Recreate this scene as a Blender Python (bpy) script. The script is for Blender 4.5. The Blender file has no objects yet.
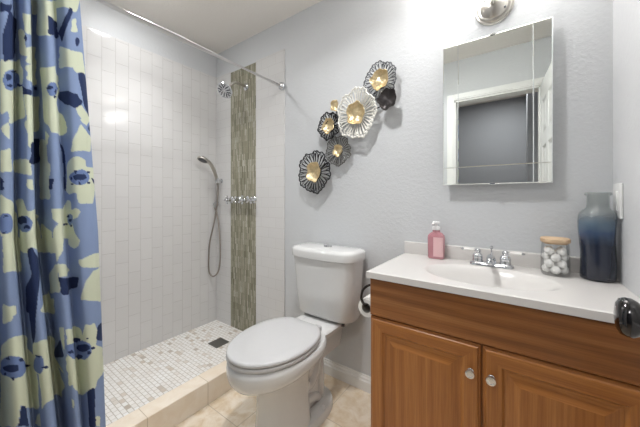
import bpy, bmesh, math, random
import numpy as np
from mathutils import Vector, Matrix

random.seed(7)
scene = bpy.context.scene
COL = scene.collection
PI = math.pi

# ------------------------------------------------------------------ camera, world, light, exposure
YAW = math.radians(35.8)
F_PX = 276.0
cam_d = bpy.data.cameras.new('camera')
cam_d.sensor_width = 36.0
cam_d.lens = 36.0 * F_PX / 640.0
cam_d.shift_y = -(213.5 - 198.0) / 640.0
cam_d.clip_start = 0.02
cam = bpy.data.objects.new('camera', cam_d)
COL.objects.link(cam)
cam.location = (0, -1.486, 1.137)
cam.rotation_euler = (PI / 2, 0, YAW)
scene.camera = cam

vs = scene.view_settings
vs.view_transform = 'Standard'
vs.look = 'None'
vs.gamma = 1.0
vs.use_curve_mapping = False
vs.exposure = 0.36

world = bpy.data.worlds.new('world')
scene.world = world
world.use_nodes = True
world.node_tree.nodes['Background'].inputs[0].default_value = (0.8, 0.85, 0.9, 1)
world.node_tree.nodes['Background'].inputs[1].default_value = 0.3

H = 2.44          # ceiling height
XL = -2.23        # left wall
XR = 0.286        # right wall
YF = -1.50        # wall with the doorway
SHOWER_X = -1.405 # where the shower tile stops

def area_light(name, loc, size, power, color=(1, 1, 1), rot=(0, 0, 0), spread=PI):
    d = bpy.data.lights.new(name, 'AREA')
    d.shape = 'DISK'
    d.size = size
    d.energy = power
    d.color = color
    d.spread = spread
    o = bpy.data.objects.new(name, d)
    o.location = loc
    o.rotation_euler = rot
    COL.objects.link(o)
    return o

SHOWER_LAMP = (-1.82, -0.74, H)
ROOM_LAMP = (-0.62, -0.78, H)
area_light('shower_downlight_beam', (SHOWER_LAMP[0], SHOWER_LAMP[1], H - 0.028), 0.14, 2.5, (1.0, 1.0, 1.0), spread=math.radians(95))
area_light('room_downlight_beam', (ROOM_LAMP[0], ROOM_LAMP[1], H - 0.028), 0.16, 6.9, (1.0, 1.0, 1.0), spread=math.radians(142))
area_light('hall_fill_light', (-0.2, -2.3, H - 0.03), 0.4, 9, (1.0, 1.0, 1.0))  # added fill without a fixture, brightens the hall and the doorway

# ------------------------------------------------------------------ helpers
def lin(r, g, b):
    def f(c):
        c /= 255.0
        return c / 12.92 if c <= 0.04045 else ((c + 0.055) / 1.055) ** 2.4
    return (f(r), f(g), f(b), 1.0)

def new_mat(name):
    m = bpy.data.materials.new(name)
    m.use_nodes = True
    nt = m.node_tree
    return m, nt, nt.nodes['Principled BSDF']

def plain(name, col, rough=0.5, metal=0.0, spec=0.5, coat=0.0, bump=0.0, bscale=60.0, var=0.0, sss=0.0):
    m, nt, p = new_mat(name)
    p.inputs['Base Color'].default_value = col
    p.inputs['Roughness'].default_value = rough
    p.inputs['Metallic'].default_value = metal
    p.inputs['Specular IOR Level'].default_value = spec
    p.inputs['Coat Weight'].default_value = coat
    p.inputs['Coat Roughness'].default_value = 0.05
    tc = nt.nodes.new('ShaderNodeTexCoord')
    no = nt.nodes.new('ShaderNodeTexNoise')
    no.inputs['Scale'].default_value = bscale
    no.inputs['Detail'].default_value = 3.0
    nt.links.new(tc.outputs['Object'], no.inputs['Vector'])
    if bump:
        b = nt.nodes.new('ShaderNodeBump')
        b.inputs['Strength'].default_value = bump
        b.inputs['Distance'].default_value = 0.004
        nt.links.new(no.outputs['Fac'], b.inputs['Height'])
        nt.links.new(b.outputs['Normal'], p.inputs['Normal'])
    v = var if var else 0.015
    mx = nt.nodes.new('ShaderNodeMixRGB')
    mx.inputs['Color1'].default_value = tuple(max(0, c * (1 - v)) for c in col[:3]) + (1,)
    mx.inputs['Color2'].default_value = tuple(min(1, c * (1 + v)) for c in col[:3]) + (1,)
    nt.links.new(no.outputs['Fac'], mx.inputs['Fac'])
    nt.links.new(mx.outputs['Color'], p.inputs['Base Color'])
    return m

def axes(nt, order, scale=(1, 1, 1), off=(0, 0, 0)):
    """object coordinates with the axes re-ordered, e.g. 'zyx'"""
    tc = nt.nodes.new('ShaderNodeTexCoord')
    sp = nt.nodes.new('ShaderNodeSeparateXYZ')
    cb = nt.nodes.new('ShaderNodeCombineXYZ')
    nt.links.new(tc.outputs['Object'], sp.inputs[0])
    for i, a in enumerate(order):
        nt.links.new(sp.outputs['xyz'.index(a)], cb.inputs[i])
    mp = nt.nodes.new('ShaderNodeMapping')
    mp.inputs['Scale'].default_value = scale
    mp.inputs['Location'].default_value = off
    nt.links.new(cb.outputs[0], mp.inputs[0])
    return mp.outputs[0]

def ramp(nt, src, stops, interp='LINEAR'):
    r = nt.nodes.new('ShaderNodeValToRGB')
    r.color_ramp.interpolation = interp
    e = r.color_ramp.elements
    e[0].position, e[0].color = stops[0]
    e[1].position, e[1].color = stops[-1]
    for s in stops[1:-1]:
        k = e.new(s[0])
        k.color = s[1]
    nt.links.new(src, r.inputs[0])
    return r.outputs[0]

def brick(nt, vec, bw, rh, mortar, offset=0.5, smooth=0.1):
    b = nt.nodes.new('ShaderNodeTexBrick')
    b.offset = offset
    b.inputs['Scale'].default_value = 1.0
    b.inputs['Brick Width'].default_value = bw
    b.inputs['Row Height'].default_value = rh
    b.inputs['Mortar Size'].default_value = mortar
    b.inputs['Mortar Smooth'].default_value = smooth
    b.inputs['Color1'].default_value = (0, 0, 0, 1)
    b.inputs['Color2'].default_value = (1, 1, 1, 1)
    b.inputs['Mortar'].default_value = (0.5, 0.5, 0.5, 1)
    nt.links.new(vec, b.inputs['Vector'])
    return b

def tile_mat(name, order, off, bw, rh, mortar, stops, grout, rough, bump, offset=0.5, coat=0.0, noise=None, interp='LINEAR'):
    m, nt, p = new_mat(name)
    v = axes(nt, order, (1, 1, 1), off)
    b = brick(nt, v, bw, rh, mortar, offset)
    c = ramp(nt, b.outputs['Color'], stops, interp)
    if noise:
        sc, dark, amt = noise
        n = nt.nodes.new('ShaderNodeTexNoise')
        n.inputs['Scale'].default_value = sc
        n.inputs['Detail'].default_value = 6
        n.inputs['Roughness'].default_value = 0.65
        n.inputs['Distortion'].default_value = 0.6
        nt.links.new(v, n.inputs['Vector'])
        f = ramp(nt, n.outputs['Fac'], [(0.38, (amt, amt, amt, 1)), (0.62, (0, 0, 0, 1))])
        mx0 = nt.nodes.new('ShaderNodeMixRGB')
        nt.links.new(f, mx0.inputs['Fac'])
        nt.links.new(c, mx0.inputs['Color1'])
        mx0.inputs['Color2'].default_value = dark
        c = mx0.outputs['Color']
    mx = nt.nodes.new('ShaderNodeMixRGB')
    nt.links.new(b.outputs['Fac'], mx.inputs['Fac'])
    nt.links.new(c, mx.inputs['Color1'])
    mx.inputs['Color2'].default_value = grout
    nt.links.new(mx.outputs['Color'], p.inputs['Base Color'])
    p.inputs['Roughness'].default_value = rough
    p.inputs['Coat Weight'].default_value = coat
    p.inputs['Specular IOR Level'].default_value = 0.25
    inv = nt.nodes.new('ShaderNodeMath')
    inv.operation = 'SUBTRACT'
    inv.inputs[0].default_value = 1.0
    nt.links.new(b.outputs['Fac'], inv.inputs[1])
    bp = nt.nodes.new('ShaderNodeBump')
    bp.inputs['Strength'].default_value = bump
    bp.inputs['Distance'].default_value = 0.002
    nt.links.new(inv.outputs[0], bp.inputs['Height'])
    nt.links.new(bp.outputs['Normal'], p.inputs['Normal'])
    return m

def wall_paint(name, col, rough=0.45, strength=0.10):
    m, nt, p = new_mat(name)
    p.inputs['Base Color'].default_value = col
    p.inputs['Roughness'].default_value = rough
    tc = nt.nodes.new('ShaderNodeTexCoord')
    n = nt.nodes.new('ShaderNodeTexNoise')
    n.inputs['Scale'].default_value = 55.0
    n.inputs['Detail'].default_value = 4.0
    n.inputs['Roughness'].default_value = 0.55
    n.inputs['Distortion'].default_value = 0.4
    nt.links.new(tc.outputs['Object'], n.inputs['Vector'])
    b = nt.nodes.new('ShaderNodeBump')
    b.inputs['Strength'].default_value = strength
    b.inputs['Distance'].default_value = 0.006
    h = ramp(nt, n.outputs['Fac'], [(0.42, (0, 0, 0, 1)), (0.60, (1, 1, 1, 1))])
    nt.links.new(h, b.inputs['Height'])
    nt.links.new(b.outputs['Normal'], p.inputs['Normal'])
    return m

def wood(name, order, c_dark, c_mid, c_light, seed=0.0, rough=0.32, tilt=0.0, figure=0.16):
    """grain runs along the first axis of `order`"""
    m, nt, p = new_mat(name)
    v = axes(nt, order, (0.7, 15.0, 15.0), (seed, seed * 0.7, seed * 0.3))
    v.node.inputs['Rotation'].default_value = (0, 0, tilt)
    n1 = nt.nodes.new('ShaderNodeTexNoise')
    n1.inputs['Scale'].default_value = 1.6
    n1.inputs['Detail'].default_value = 5
    n1.inputs['Distortion'].default_value = 0.8
    nt.links.new(v, n1.inputs['Vector'])
    w = nt.nodes.new('ShaderNodeTexWave')
    w.bands_direction = 'Y'
    w.inputs['Scale'].default_value = 0.55
    w.inputs['Distortion'].default_value = 5.0
    w.inputs['Detail'].default_value = 3.0
    w.inputs['Detail Scale'].default_value = 0.8
    nt.links.new(v, w.inputs['Vector'])
    v2 = axes(nt, order, (6.0, 220.0, 220.0), (seed, 0, 0))
    n2 = nt.nodes.new('ShaderNodeTexNoise')
    n2.inputs['Scale'].default_value = 1.0
    n2.inputs['Detail'].default_value = 2
    nt.links.new(v2, n2.inputs['Vector'])
    mx = nt.nodes.new('ShaderNodeMixRGB')
    mx.inputs['Fac'].default_value = figure
    nt.links.new(n1.outputs['Fac'], mx.inputs['Color1'])
    nt.links.new(w.outputs['Color'], mx.inputs['Color2'])
    c = ramp(nt, mx.outputs['Color'], [(0.15, c_dark), (0.5, c_mid), (0.85, c_light)])
    fi = ramp(nt, n2.outputs['Fac'], [(0.35, (0.72, 0.66, 0.6, 1)), (0.6, (1, 1, 1, 1))])
    mu = nt.nodes.new('ShaderNodeMixRGB')
    mu.blend_type = 'MULTIPLY'
    mu.inputs['Fac'].default_value = 0.7
    nt.links.new(c, mu.inputs['Color1'])
    nt.links.new(fi, mu.inputs['Color2'])
    nt.links.new(mu.outputs['Color'], p.inputs['Base Color'])
    p.inputs['Roughness'].default_value = rough
    b = nt.nodes.new('ShaderNodeBump')
    b.inputs['Strength'].default_value = 0.12
    b.inputs['Distance'].default_value = 0.001
    nt.links.new(n2.outputs['Fac'], b.inputs['Height'])
    nt.links.new(b.outputs['Normal'], p.inputs['Normal'])
    return m

def thin_glass(name, tint, refl=0.6):
    m = bpy.data.materials.new(name)
    m.use_nodes = True
    nt = m.node_tree
    nt.nodes.clear()
    out = nt.nodes.new('ShaderNodeOutputMaterial')
    mix = nt.nodes.new('ShaderNodeMixShader')
    tr = nt.nodes.new('ShaderNodeBsdfTransparent')
    tr.inputs[0].default_value = tint
    gl = nt.nodes.new('ShaderNodeBsdfGlossy')
    gl.inputs['Roughness'].default_value = 0.06
    lw = nt.nodes.new('ShaderNodeLayerWeight')
    lw.inputs['Blend'].default_value = 0.25
    mu = nt.nodes.new('ShaderNodeMath')
    mu.operation = 'MULTIPLY'
    mu.inputs[1].default_value = refl
    nt.links.new(lw.outputs['Fresnel'], mu.inputs[0])
    nt.links.new(mu.outputs[0], mix.inputs[0])
    nt.links.new(tr.outputs[0], mix.inputs[1])
    nt.links.new(gl.outputs[0], mix.inputs[2])
    nt.links.new(mix.outputs[0], out.inputs[0])
    return m

def emitter(name, col, strength):
    m, nt, p = new_mat(name)
    p.inputs['Base Color'].default_value = col
    p.inputs['Emission Color'].default_value = col
    p.inputs['Emission Strength'].default_value = strength
    return m

# mesh builders --------------------------------------------------------------
def link(name, bm, mats, parent=None, smooth=None, loc=None):
    me = bpy.data.meshes.new(name)
    bmesh.ops.recalc_face_normals(bm, faces=bm.faces[:])
    bm.to_mesh(me)
    bm.free()
    if not isinstance(mats, (list, tuple)):
        mats = [mats]
    for m in mats:
        me.materials.append(m)
    if smooth is not None:
        for p in me.polygons:
            p.use_smooth = True
        if smooth < 179:
            me.set_sharp_from_angle(angle=math.radians(smooth))
    o = bpy.data.objects.new(name, me)
    COL.objects.link(o)
    if parent is not None:
        o.parent = parent
    if loc is not None:
        o.location = loc
    return o

def box(bm, x0, x1, y0, y1, z0, z1, bev=0.0, seg=2, mi=0):
    r = bmesh.ops.create_cube(bm, size=1.0)
    vs_ = r['verts']
    for v in vs_:
        v.co = Vector(((x0 + x1) / 2 + v.co.x * (x1 - x0), (y0 + y1) / 2 + v.co.y * (y1 - y0), (z0 + z1) / 2 + v.co.z * (z1 - z0)))
    fs = set(f for v in vs_ for f in v.link_faces)
    for f in fs:
        f.material_index = mi
    if bev:
        es = list(set(e for v in vs_ for e in v.link_edges))
        g = bmesh.ops.bevel(bm, geom=es, offset=bev, segments=seg, profile=0.5, affect='EDGES')
        for f in g['faces']:
            f.material_index = mi

def loft(bm, rings, cap0=True, cap1=True, closed=True, mi=0):
    """rings: list of equal-length point lists"""
    vr = [[bm.verts.new(p) for p in r] for r in rings]
    n = len(vr[0])
    for a, b in zip(vr[:-1], vr[1:]):
        for i in range(n if closed else n - 1):
            j = (i + 1) % n
            f = bm.faces.new((a[i], a[j], b[j], b[i]))
            f.material_index = mi
    if cap0:
        bm.faces.new(vr[0][::-1]).material_index = mi
    if cap1:
        bm.faces.new(vr[-1]).material_index = mi
    return vr

def frame_of(d):
    d = Vector(d).normalized()
    up = Vector((0, 0, 1)) if abs(d.z) < 0.95 else Vector((1, 0, 0))
    a = d.cross(up).normalized()
    return a, a.cross(d).normalized(), d

def lathe(bm, prof, origin=(0, 0, 0), axis=(0, 0, 1), n=28, cap0=True, cap1=True, sx=1.0, sy=1.0, mi=0):
    a, b, d = frame_of(axis)
    if tuple(axis) == (0, 0, 1):
        a, b = Vector((1, 0, 0)), Vector((0, 1, 0))
    o = Vector(origin)
    rings = []
    for r, h in prof:
        r = max(r, 1e-5)
        rings.append([o + a * (r * sx * math.cos(2 * PI * k / n)) + b * (r * sy * math.sin(2 * PI * k / n)) + d * h for k in range(n)])
    loft(bm, rings, cap0, cap1, mi=mi)

def tube(bm, pts, rad, n=12, cap=True, mi=0):
    pts = [Vector(p) for p in pts]
    rads = rad if isinstance(rad, (list, tuple)) else [rad] * len(pts)
    rings = []
    prev = None
    for i, p in enumerate(pts):
        t = (pts[min(i + 1, len(pts) - 1)] - pts[max(i - 1, 0)]).normalized()
        if prev is None:
            a, b, _ = frame_of(t)
        else:
            a = (prev - t * prev.dot(t)).normalized()
            b = t.cross(a).normalized()
        prev = a
        rings.append([p + (a * math.cos(2 * PI * k / n) + b * math.sin(2 * PI * k / n)) * rads[i] for k in range(n)])
    loft(bm, rings, cap, cap, mi=mi)

def smooth_path(P, n=8):
    P = [Vector(p) for p in P]
    P = [2 * P[0] - P[1]] + P + [2 * P[-1] - P[-2]]
    out = []
    for i in range(1, len(P) - 2):
        a, b, c, d = P[i - 1:i + 3]
        for k in range(n):
            t = k / n
            out.append(0.5 * (2 * b + (c - a) * t + (2 * a - 5 * b + 4 * c - d) * t * t + (3 * b - a - 3 * c + d) * t ** 3))
    out.append(P[-2])
    return out

def rrect(cx, cy, hw, hd, r, z, n=6, bulge=0.0):
    """rounded rectangle outline in plan; bulge pushes the -y side out"""
    pts = []
    for (sx, sy, a0) in ((1, 1, 0), (-1, 1, PI / 2), (-1, -1, PI), (1, -1, 1.5 * PI)):
        for k in range(n + 1):
            a = a0 + PI / 2 * k / n
            pts.append([cx + sx * (hw - r) + r * math.cos(a), cy + sy * (hd - r) + r * math.sin(a), z])
    # subdivide the long front edge so it can bulge
    out = []
    for i, p in enumerate(pts):
        q = pts[(i + 1) % len(pts)]
        out.append(p)
        if i == 3 * n + 2 or i == n:
            for k in range(1, 8):
                out.append([p[0] + (q[0] - p[0]) * k / 8, p[1], z])
    for p in out:
        if p[1] < cy:
            u = (p[0] - cx) / hw
            p[1] -= bulge * (1 - u * u) * min(1, (cy - p[1]) / hd)
    return out

def egg(cx, yc, lf, lb, hw, z, n=48, bp=2.6, fp=2.0):
    pts = []
    for k in range(n):
        t = 2 * PI * k / n
        c, s = math.cos(t), math.sin(t)
        pw = fp if c > 0 else bp
        L = lf if c > 0 else lb
        x = hw * math.copysign(abs(s) ** (2 / pw), s)
        y = yc - math.copysign(abs(c) ** (2 / pw), c) * L
        pts.append((cx + x, y, z))
    return pts

def empty(name, loc=(0, 0, 0), rz=0.0):
    o = bpy.data.objects.new(name, None)
    o.empty_display_size = 0.05
    o.location = loc
    o.rotation_euler = (0, 0, rz)
    COL.objects.link(o)
    return o

def tag(o, label, cat, group=None):
    o['label'] = label
    o['category'] = cat
    if group:
        o['group'] = group
    return o

def thing(name, label, cat, loc=(0, 0, 0), group=None):
    return tag(empty(name, loc), label, cat, group)

def struct(name, bm, mats, parent=None, smooth=None):
    o = link(name, bm, mats, parent, smooth)
    if parent is None:
        o['kind'] = 'structure'
    return o

# ------------------------------------------------------------------ materials
M = {}
M['paint'] = wall_paint('light_grey_wall_paint', lin(206, 208, 210))
M['paint_right_lit'] = wall_paint('light_grey_wall_paint_lit', lin(216, 217, 219))  # same wall paint, the right wall's brighter light put into its colour
M['ceiling'] = wall_paint('ceiling_paint', lin(240, 236, 230), 0.8, 0.12)
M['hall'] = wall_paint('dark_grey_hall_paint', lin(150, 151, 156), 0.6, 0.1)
M['trim'] = plain('white_trim_paint', lin(236, 236, 234), 0.35)
white_t = [(0, lin(216, 215, 214)), (1, lin(219, 218, 217))]
M['tile_left'] = tile_mat('white_upright_wall_tile', 'zyx', (-0.003, 0.0138, 0), 0.152, 0.0765, 0.0010, white_t, lin(194, 192, 189), 0.07, 0.6)
M['tile_back'] = tile_mat('white_back_wall_tile', 'xzy', (0.03, 0.0051, 0), 0.152, 0.0765, 0.0008, white_t, lin(202, 200, 197), 0.07, 0.4)
M['accent'] = tile_mat('olive_glass_mosaic', 'zxy', (0, 0, 0), 0.10, 0.0105, 0.0007,
    [(0.0, lin(122, 121, 102)), (0.25, lin(146, 143, 123)), (0.5, lin(160, 157, 139)), (0.75, lin(174, 171, 153)), (1.0, lin(198, 194, 180))],
    lin(116, 112, 96), 0.25, 0.3, noise=(26, lin(128, 124, 106), 0.35))
M['shower_floor'] = tile_mat('marble_mosaic_floor', 'xyz', (0.0, 0.005, 0), 0.036, 0.0245, 0.0016,
    [(0.0, lin(186, 174, 162)), (0.045, lin(208, 195, 180)), (0.11, lin(236, 233, 229)), (0.6, lin(244, 243, 241)), (0.93, lin(240, 237, 233)), (1.0, lin(222, 214, 205))],
    lin(188, 180, 168), 0.3, 0.5, noise=(9, lin(230, 223, 214), 0.3))
M['travertine'] = tile_mat('beige_travertine_floor_tile', 'xyz', (0.832 + 0.0, 0.005, 0), 0.305, 0.305, 0.0022,
    [(0, lin(236, 223, 205)), (0.5, lin(239, 227, 210)), (1, lin(242, 231, 215))], lin(200, 184, 162), 0.28, 0.4, offset=0.0,
    noise=(13, lin(214, 192, 160), 0.85))
M['curb'] = tile_mat('beige_travertine_curb_tile', 'yzx', (0.005, 0.3, 0), 0.305, 0.9, 0.0018,
    [(0, lin(236, 224, 208)), (0.5, lin(239, 228, 212)), (1, lin(242, 231, 216))], lin(196, 180, 156), 0.35, 0.4, offset=0.0,
    noise=(11, lin(228, 212, 190), 0.7))
M['porcelain'] = plain('white_porcelain', lin(218, 218, 217), 0.08, 0, 0.5, 0.3)
M['seat_plastic'] = plain('white_seat_plastic', lin(200, 200, 201), 0.16)
M['marble_top'] = plain('white_cultured_marble', lin(213, 210, 207), 0.26, 0, 0.5, 0.0, var=0.02, bscale=8)
M['chrome'] = plain('chrome', lin(214, 216, 219), 0.09, 1.0)
M['nickel'] = plain('brushed_nickel', lin(186, 182, 175), 0.28, 1.0, bump=0.05, bscale=300)
M['steel_hose'] = plain('steel_hose', lin(164, 156, 148), 0.32, 1.0, bump=0.6, bscale=500)
M['bronze'] = plain('dark_bronze', lin(58, 53, 50), 0.35, 0.8)
M['black_nickel'] = plain('black_nickel', lin(72, 71, 72), 0.12, 1.0)
M['grey_plastic'] = plain('grey_nozzle_rubber', lin(72, 74, 78), 0.5)
M['drain'] = plain('dark_grey_drain_steel', lin(112, 110, 104), 0.42, 0.5)
M['mirror'] = plain('mirror_silver', lin(243, 247, 244), 0.006, 1.0, var=0.001)
M['mirror_edge'] = plain('mirror_bevel_silver', lin(236, 240, 238), 0.03, 1.0)
M['cab_white'] = plain('white_cabinet_metal', lin(226, 228, 226), 0.4)
wd = (lin(142, 86, 38), lin(166, 107, 52), lin(184, 126, 68))
M['oak_v'] = wood('oak_upright_grain', 'zxy', *wd, seed=1.3)
M['oak_h'] = wood('oak_level_grain', 'xzy', *wd, seed=4.1)
M['oak_front'] = wood('oak_false_front', 'xzy', lin(92, 52, 26), lin(146, 93, 48), lin(178, 124, 74), seed=2.2, tilt=0.45, figure=0.2)
M['shadow_gap'] = plain('dark_cabinet_interior', lin(40, 28, 18), 0.8)
M['white_ceramic'] = plain('white_ceramic_lever', lin(242, 240, 236), 0.1)
M['paper'] = plain('white_tissue_paper', lin(236, 234, 230), 0.95, bump=0.2, bscale=120)
M['card'] = plain('grey_cardboard', lin(150, 146, 140), 0.9)
M['pump_white'] = plain('white_pump_plastic', lin(240, 238, 238), 0.3)
M['pink_label'] = plain('pale_pink_label', lin(222, 182, 184), 0.5)
M['jar_glass'] = thin_glass('clear_jar_glass', (0.985, 0.988, 0.985, 1), 0.4)
M['lid_wood'] = wood('pale_lid_wood', 'xyz', lin(196, 164, 128), lin(214, 184, 150), lin(226, 200, 168), seed=0.5, rough=0.6)
M['cotton'] = plain('white_cotton', lin(248, 247, 245), 1.0, bump=0.8, bscale=90)
M['gold'] = plain('pale_gold_leaf', lin(216, 197, 158), 0.32, 0.75, bump=1.0, bscale=70, var=0.4)
M['black_wire'] = plain('black_metal_petal', lin(34, 34, 38), 0.45, 0.4)
M['grey_wire'] = plain('grey_metal_petal', lin(112, 111, 108), 0.45, 0.5)
M['slate_wire'] = plain('slate_metal_petal', lin(92, 94, 98), 0.45, 0.5)
M['white_wire'] = plain('white_metal_petal', lin(240, 238, 231), 0.5, 0.0)
M['dark_disc'] = plain('dark_brown_metal_disc', lin(58, 54, 54), 0.35, 0.6, bump=0.5, bscale=50)
M['switch'] = plain('white_switch_plastic', lin(240, 240, 238), 0.3)
M['lamp_glass'] = emitter('lit_frosted_glass', (1, 0.99, 0.97, 1), 15)
M['downlight_glass'] = emitter('lit_downlight_lens', (1, 1, 1, 1), 60.0)
M['rod_white'] = plain('satin_rod_metal', lin(232, 232, 233), 0.3, 0.0)

def soap_mat():
    m, nt, p = new_mat('pink_soap_bottle')
    p.inputs['Base Color'].default_value = lin(198, 112, 124)
    p.inputs['Roughness'].default_value = 0.12
    p.inputs['Transmission Weight'].default_value = 0.25
    p.inputs['IOR'].default_value = 1.4
    tc = nt.nodes.new('ShaderNodeTexCoord')
    n = nt.nodes.new('ShaderNodeTexNoise')
    n.inputs['Scale'].default_value = 12
    nt.links.new(tc.outputs['Object'], n.inputs['Vector'])
    nt.links.new(ramp(nt, n.outputs['Fac'], [(0.3, lin(204, 142, 151)), (0.7, lin(216, 160, 167))]), p.inputs['Base Color'])
    return m
M['soap'] = soap_mat()

def vase_mat():
    """glass whose own colour runs from clear grey green at the lip to dense navy at the foot"""
    m = bpy.data.materials.new('ombre_blue_glass')
    m.use_nodes = True
    nt = m.node_tree
    p = nt.nodes['Principled BSDF']
    out = nt.nodes['Material Output']
    tc = nt.nodes.new('ShaderNodeTexCoord')
    sp = nt.nodes.new('ShaderNodeSeparateXYZ')
    nt.links.new(tc.outputs['Object'], sp.inputs[0])
    n = nt.nodes.new('ShaderNodeTexNoise')
    n.inputs['Scale'].default_value = 18
    nt.links.new(tc.outputs['Object'], n.inputs['Vector'])
    ad = nt.nodes.new('ShaderNodeMath')
    ad.operation = 'MULTIPLY_ADD'
    ad.inputs[1].default_value = 0.05
    nt.links.new(n.outputs['Fac'], ad.inputs[0])
    nt.links.new(sp.outputs[2], ad.inputs[2])
    sc = nt.nodes.new('ShaderNodeMath')
    sc.operation = 'DIVIDE'
    sc.inputs[1].default_value = 0.34
    nt.links.new(ad.outputs[0], sc.inputs[0])
    c = ramp(nt, sc.outputs[0], [(0.0, lin(30, 33, 44)), (0.44, lin(34, 41, 58)), (0.58, lin(58, 78, 106)), (0.68, lin(108, 128, 146)), (0.77, lin(158, 164, 166)), (1.0, lin(178, 181, 179))])
    nt.links.new(c, p.inputs['Base Color'])
    p.inputs['Roughness'].default_value = 0.09
    p.inputs['Coat Weight'].default_value = 0.3
    tr = nt.nodes.new('ShaderNodeBsdfTransparent')
    tr.inputs[0].default_value = (0.88, 0.90, 0.90, 1)
    mix = nt.nodes.new('ShaderNodeMixShader')
    f = ramp(nt, sc.outputs[0], [(0.58, (1, 1, 1, 1)), (0.76, (0.45, 0.45, 0.45, 1)), (1.0, (0.3, 0.3, 0.3, 1))])
    nt.links.new(f, mix.inputs[0])
    nt.links.new(tr.outputs[0], mix.inputs[1])
    nt.links.new(p.outputs[0], mix.inputs[2])
    nt.links.new(mix.outputs[0], out.inputs[0])
    return m
M['vase'] = vase_mat()

def cloth_mat():
    m, nt, p = new_mat('printed_cotton')
    a = nt.nodes.new('ShaderNodeAttribute')
    a.attribute_name = 'print'
    nt.links.new(a.outputs['Color'], p.inputs['Base Color'])
    p.inputs['Roughness'].default_value = 0.85
    p.inputs['Specular IOR Level'].default_value = 0.15
    tc = nt.nodes.new('ShaderNodeTexCoord')
    n = nt.nodes.new('ShaderNodeTexNoise')
    n.inputs['Scale'].default_value = 400
    nt.links.new(tc.outputs['Object'], n.inputs['Vector'])
    b = nt.nodes.new('ShaderNodeBump')
    b.inputs['Strength'].default_value = 0.15
    b.inputs['Distance'].default_value = 0.001
    nt.links.new(n.outputs['Fac'], b.inputs['Height'])
    nt.links.new(b.outputs['Normal'], p.inputs['Normal'])
    return m
M['cloth'] = cloth_mat()

# ================================================================== THE SETTING
DX0, DX1, DZ = -0.503, 0.145, 2.06     # doorway
WT = 0.12                             # thickness of the doorway wall
def quick(name, bounds, mat, bev=0.0, **k):
    bm = bmesh.new()
    for b in bounds:
        box(bm, *b, bev=bev)
    return struct(name, bm, mat, **k)

quick('floor', [(SHOWER_X, XR + 0.1, YF - WT, 0.1, -0.1, 0.0)], M['travertine'])
quick('ceiling', [(XL - 0.1, XR + 0.1, YF - WT, 0.1, H, H + 0.1)], M['ceiling'])
quick('wall_back', [(XL - 0.1, XR + 0.1, 0.0, 0.1, 0.0, H)], M['paint'])
quick('wall_left', [(XL - 0.1, XL, YF - WT, 0.0, 0.0, H)], M['paint'])
quick('wall_right', [(XR, XR + 0.1, YF - WT, 0.0, 0.0, H)], M['paint_right_lit'])
quick('wall_front', [(XL, DX0, YF - WT, YF, 0.0, H), (DX1, XR, YF - WT, YF, 0.0, H), (DX0, DX1, YF - WT, YF, DZ, H)], M['paint'])

# shower: raised mosaic floor, tiled walls, kerb
quick('floor_shower', [(XL, SHOWER_X - 0.07, YF, 0.0, -0.05, 0.035)], M['shower_floor'])
TT = 2.225
quick('wall_tile_left', [(XL, XL + 0.009, YF, -0.0, 0.035, TT)], M['tile_left'], bev=0.002)
quick('wall_tile_back', [(XL + 0.009, -2.012, -0.009, 0.0, 0.035, TT), (-1.692, -1.386, -0.009, 0.0, 0.126, TT)], M['tile_back'], bev=0.002)
quick('trim_1', [(-2.012, -1.692, -0.009, 0.0, 0.035, TT - 0.012)], M['accent'])
quick('shower_curb', [(-1.487, -1.388, YF, -0.0092, 0.0, 0.125)], M['curb'], bev=0.003)

# skirting with a stepped moulding
def skirting(name, x0, x1):
    prof = [(0, 0.0), (-0.016, 0.0), (-0.016, 0.056), (-0.010, 0.061), (-0.010, 0.073), (-0.005, 0.079), (-0.005, 0.088), (0, 0.090)]
    bm = bmesh.new()
    loft(bm, [[(x0, y, z) for y, z in prof], [(x1, y, z) for y, z in prof]])
    return struct(name, bm, M['trim'])
skirting('baseboard_back', -1.386, -0.49)

# door casing, open panelled door and its knob
bm = bmesh.new()
cw = 0.06
for x0, x1, z0, z1 in ((DX0 - cw, DX0, 0, DZ + cw), (DX1, DX1 + cw, 0, DZ + cw), (DX0, DX1, DZ, DZ + cw)):
    box(bm, x0, x1, YF, YF + 0.012, z0, z1, bev=0.003)
    box(bm, x0 + 0.012, x1 - 0.012, YF + 0.010, YF + 0.016, z0 + (0.012 if z0 > 1 else 0), z1 - 0.012, bev=0.002)
for x0, x1, z0, z1 in ((DX0, DX0 + 0.014, 0, DZ), (DX1 - 0.014, DX1, 0, DZ), (DX0, DX1, DZ - 0.014, DZ)):
    box(bm, x0, x1, YF - WT, YF, z0, z1)
struct('trim_2', bm, M['trim'])

def ring_panel(bm, x0, x1, z0, z1, prof, y0, sgn=-1, mats=(0, 0)):
    """concentric rectangles: prof = [(inset, height)...]; mats = (upright, level) material slots"""
    R = []
    for ins, h in prof:
        R.append([bm.verts.new((x, y0 + sgn * h, z)) for x, z in ((x0 + ins, z0 + ins), (x1 - ins, z0 + ins), (x1 - ins, z1 - ins), (x0 + ins, z1 - ins))])
    for a, b in zip(R[:-1], R[1:]):
        for i in range(4):
            j = (i + 1) % 4
            f = bm.faces.new((a[i], a[j], b[j], b[i]))
            f.material_index = mats[1] if i in (0, 2) else mats[0]
    bm.faces.new(R[-1]).material_index = mats[0]
    return R

door = empty('door_1', (0.14, -1.488, 0.012), math.radians(85.8))
door['kind'] = 'structure'
LW, LH, LT = 0.625, 2.035, 0.035
bm = bmesh.new()
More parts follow.
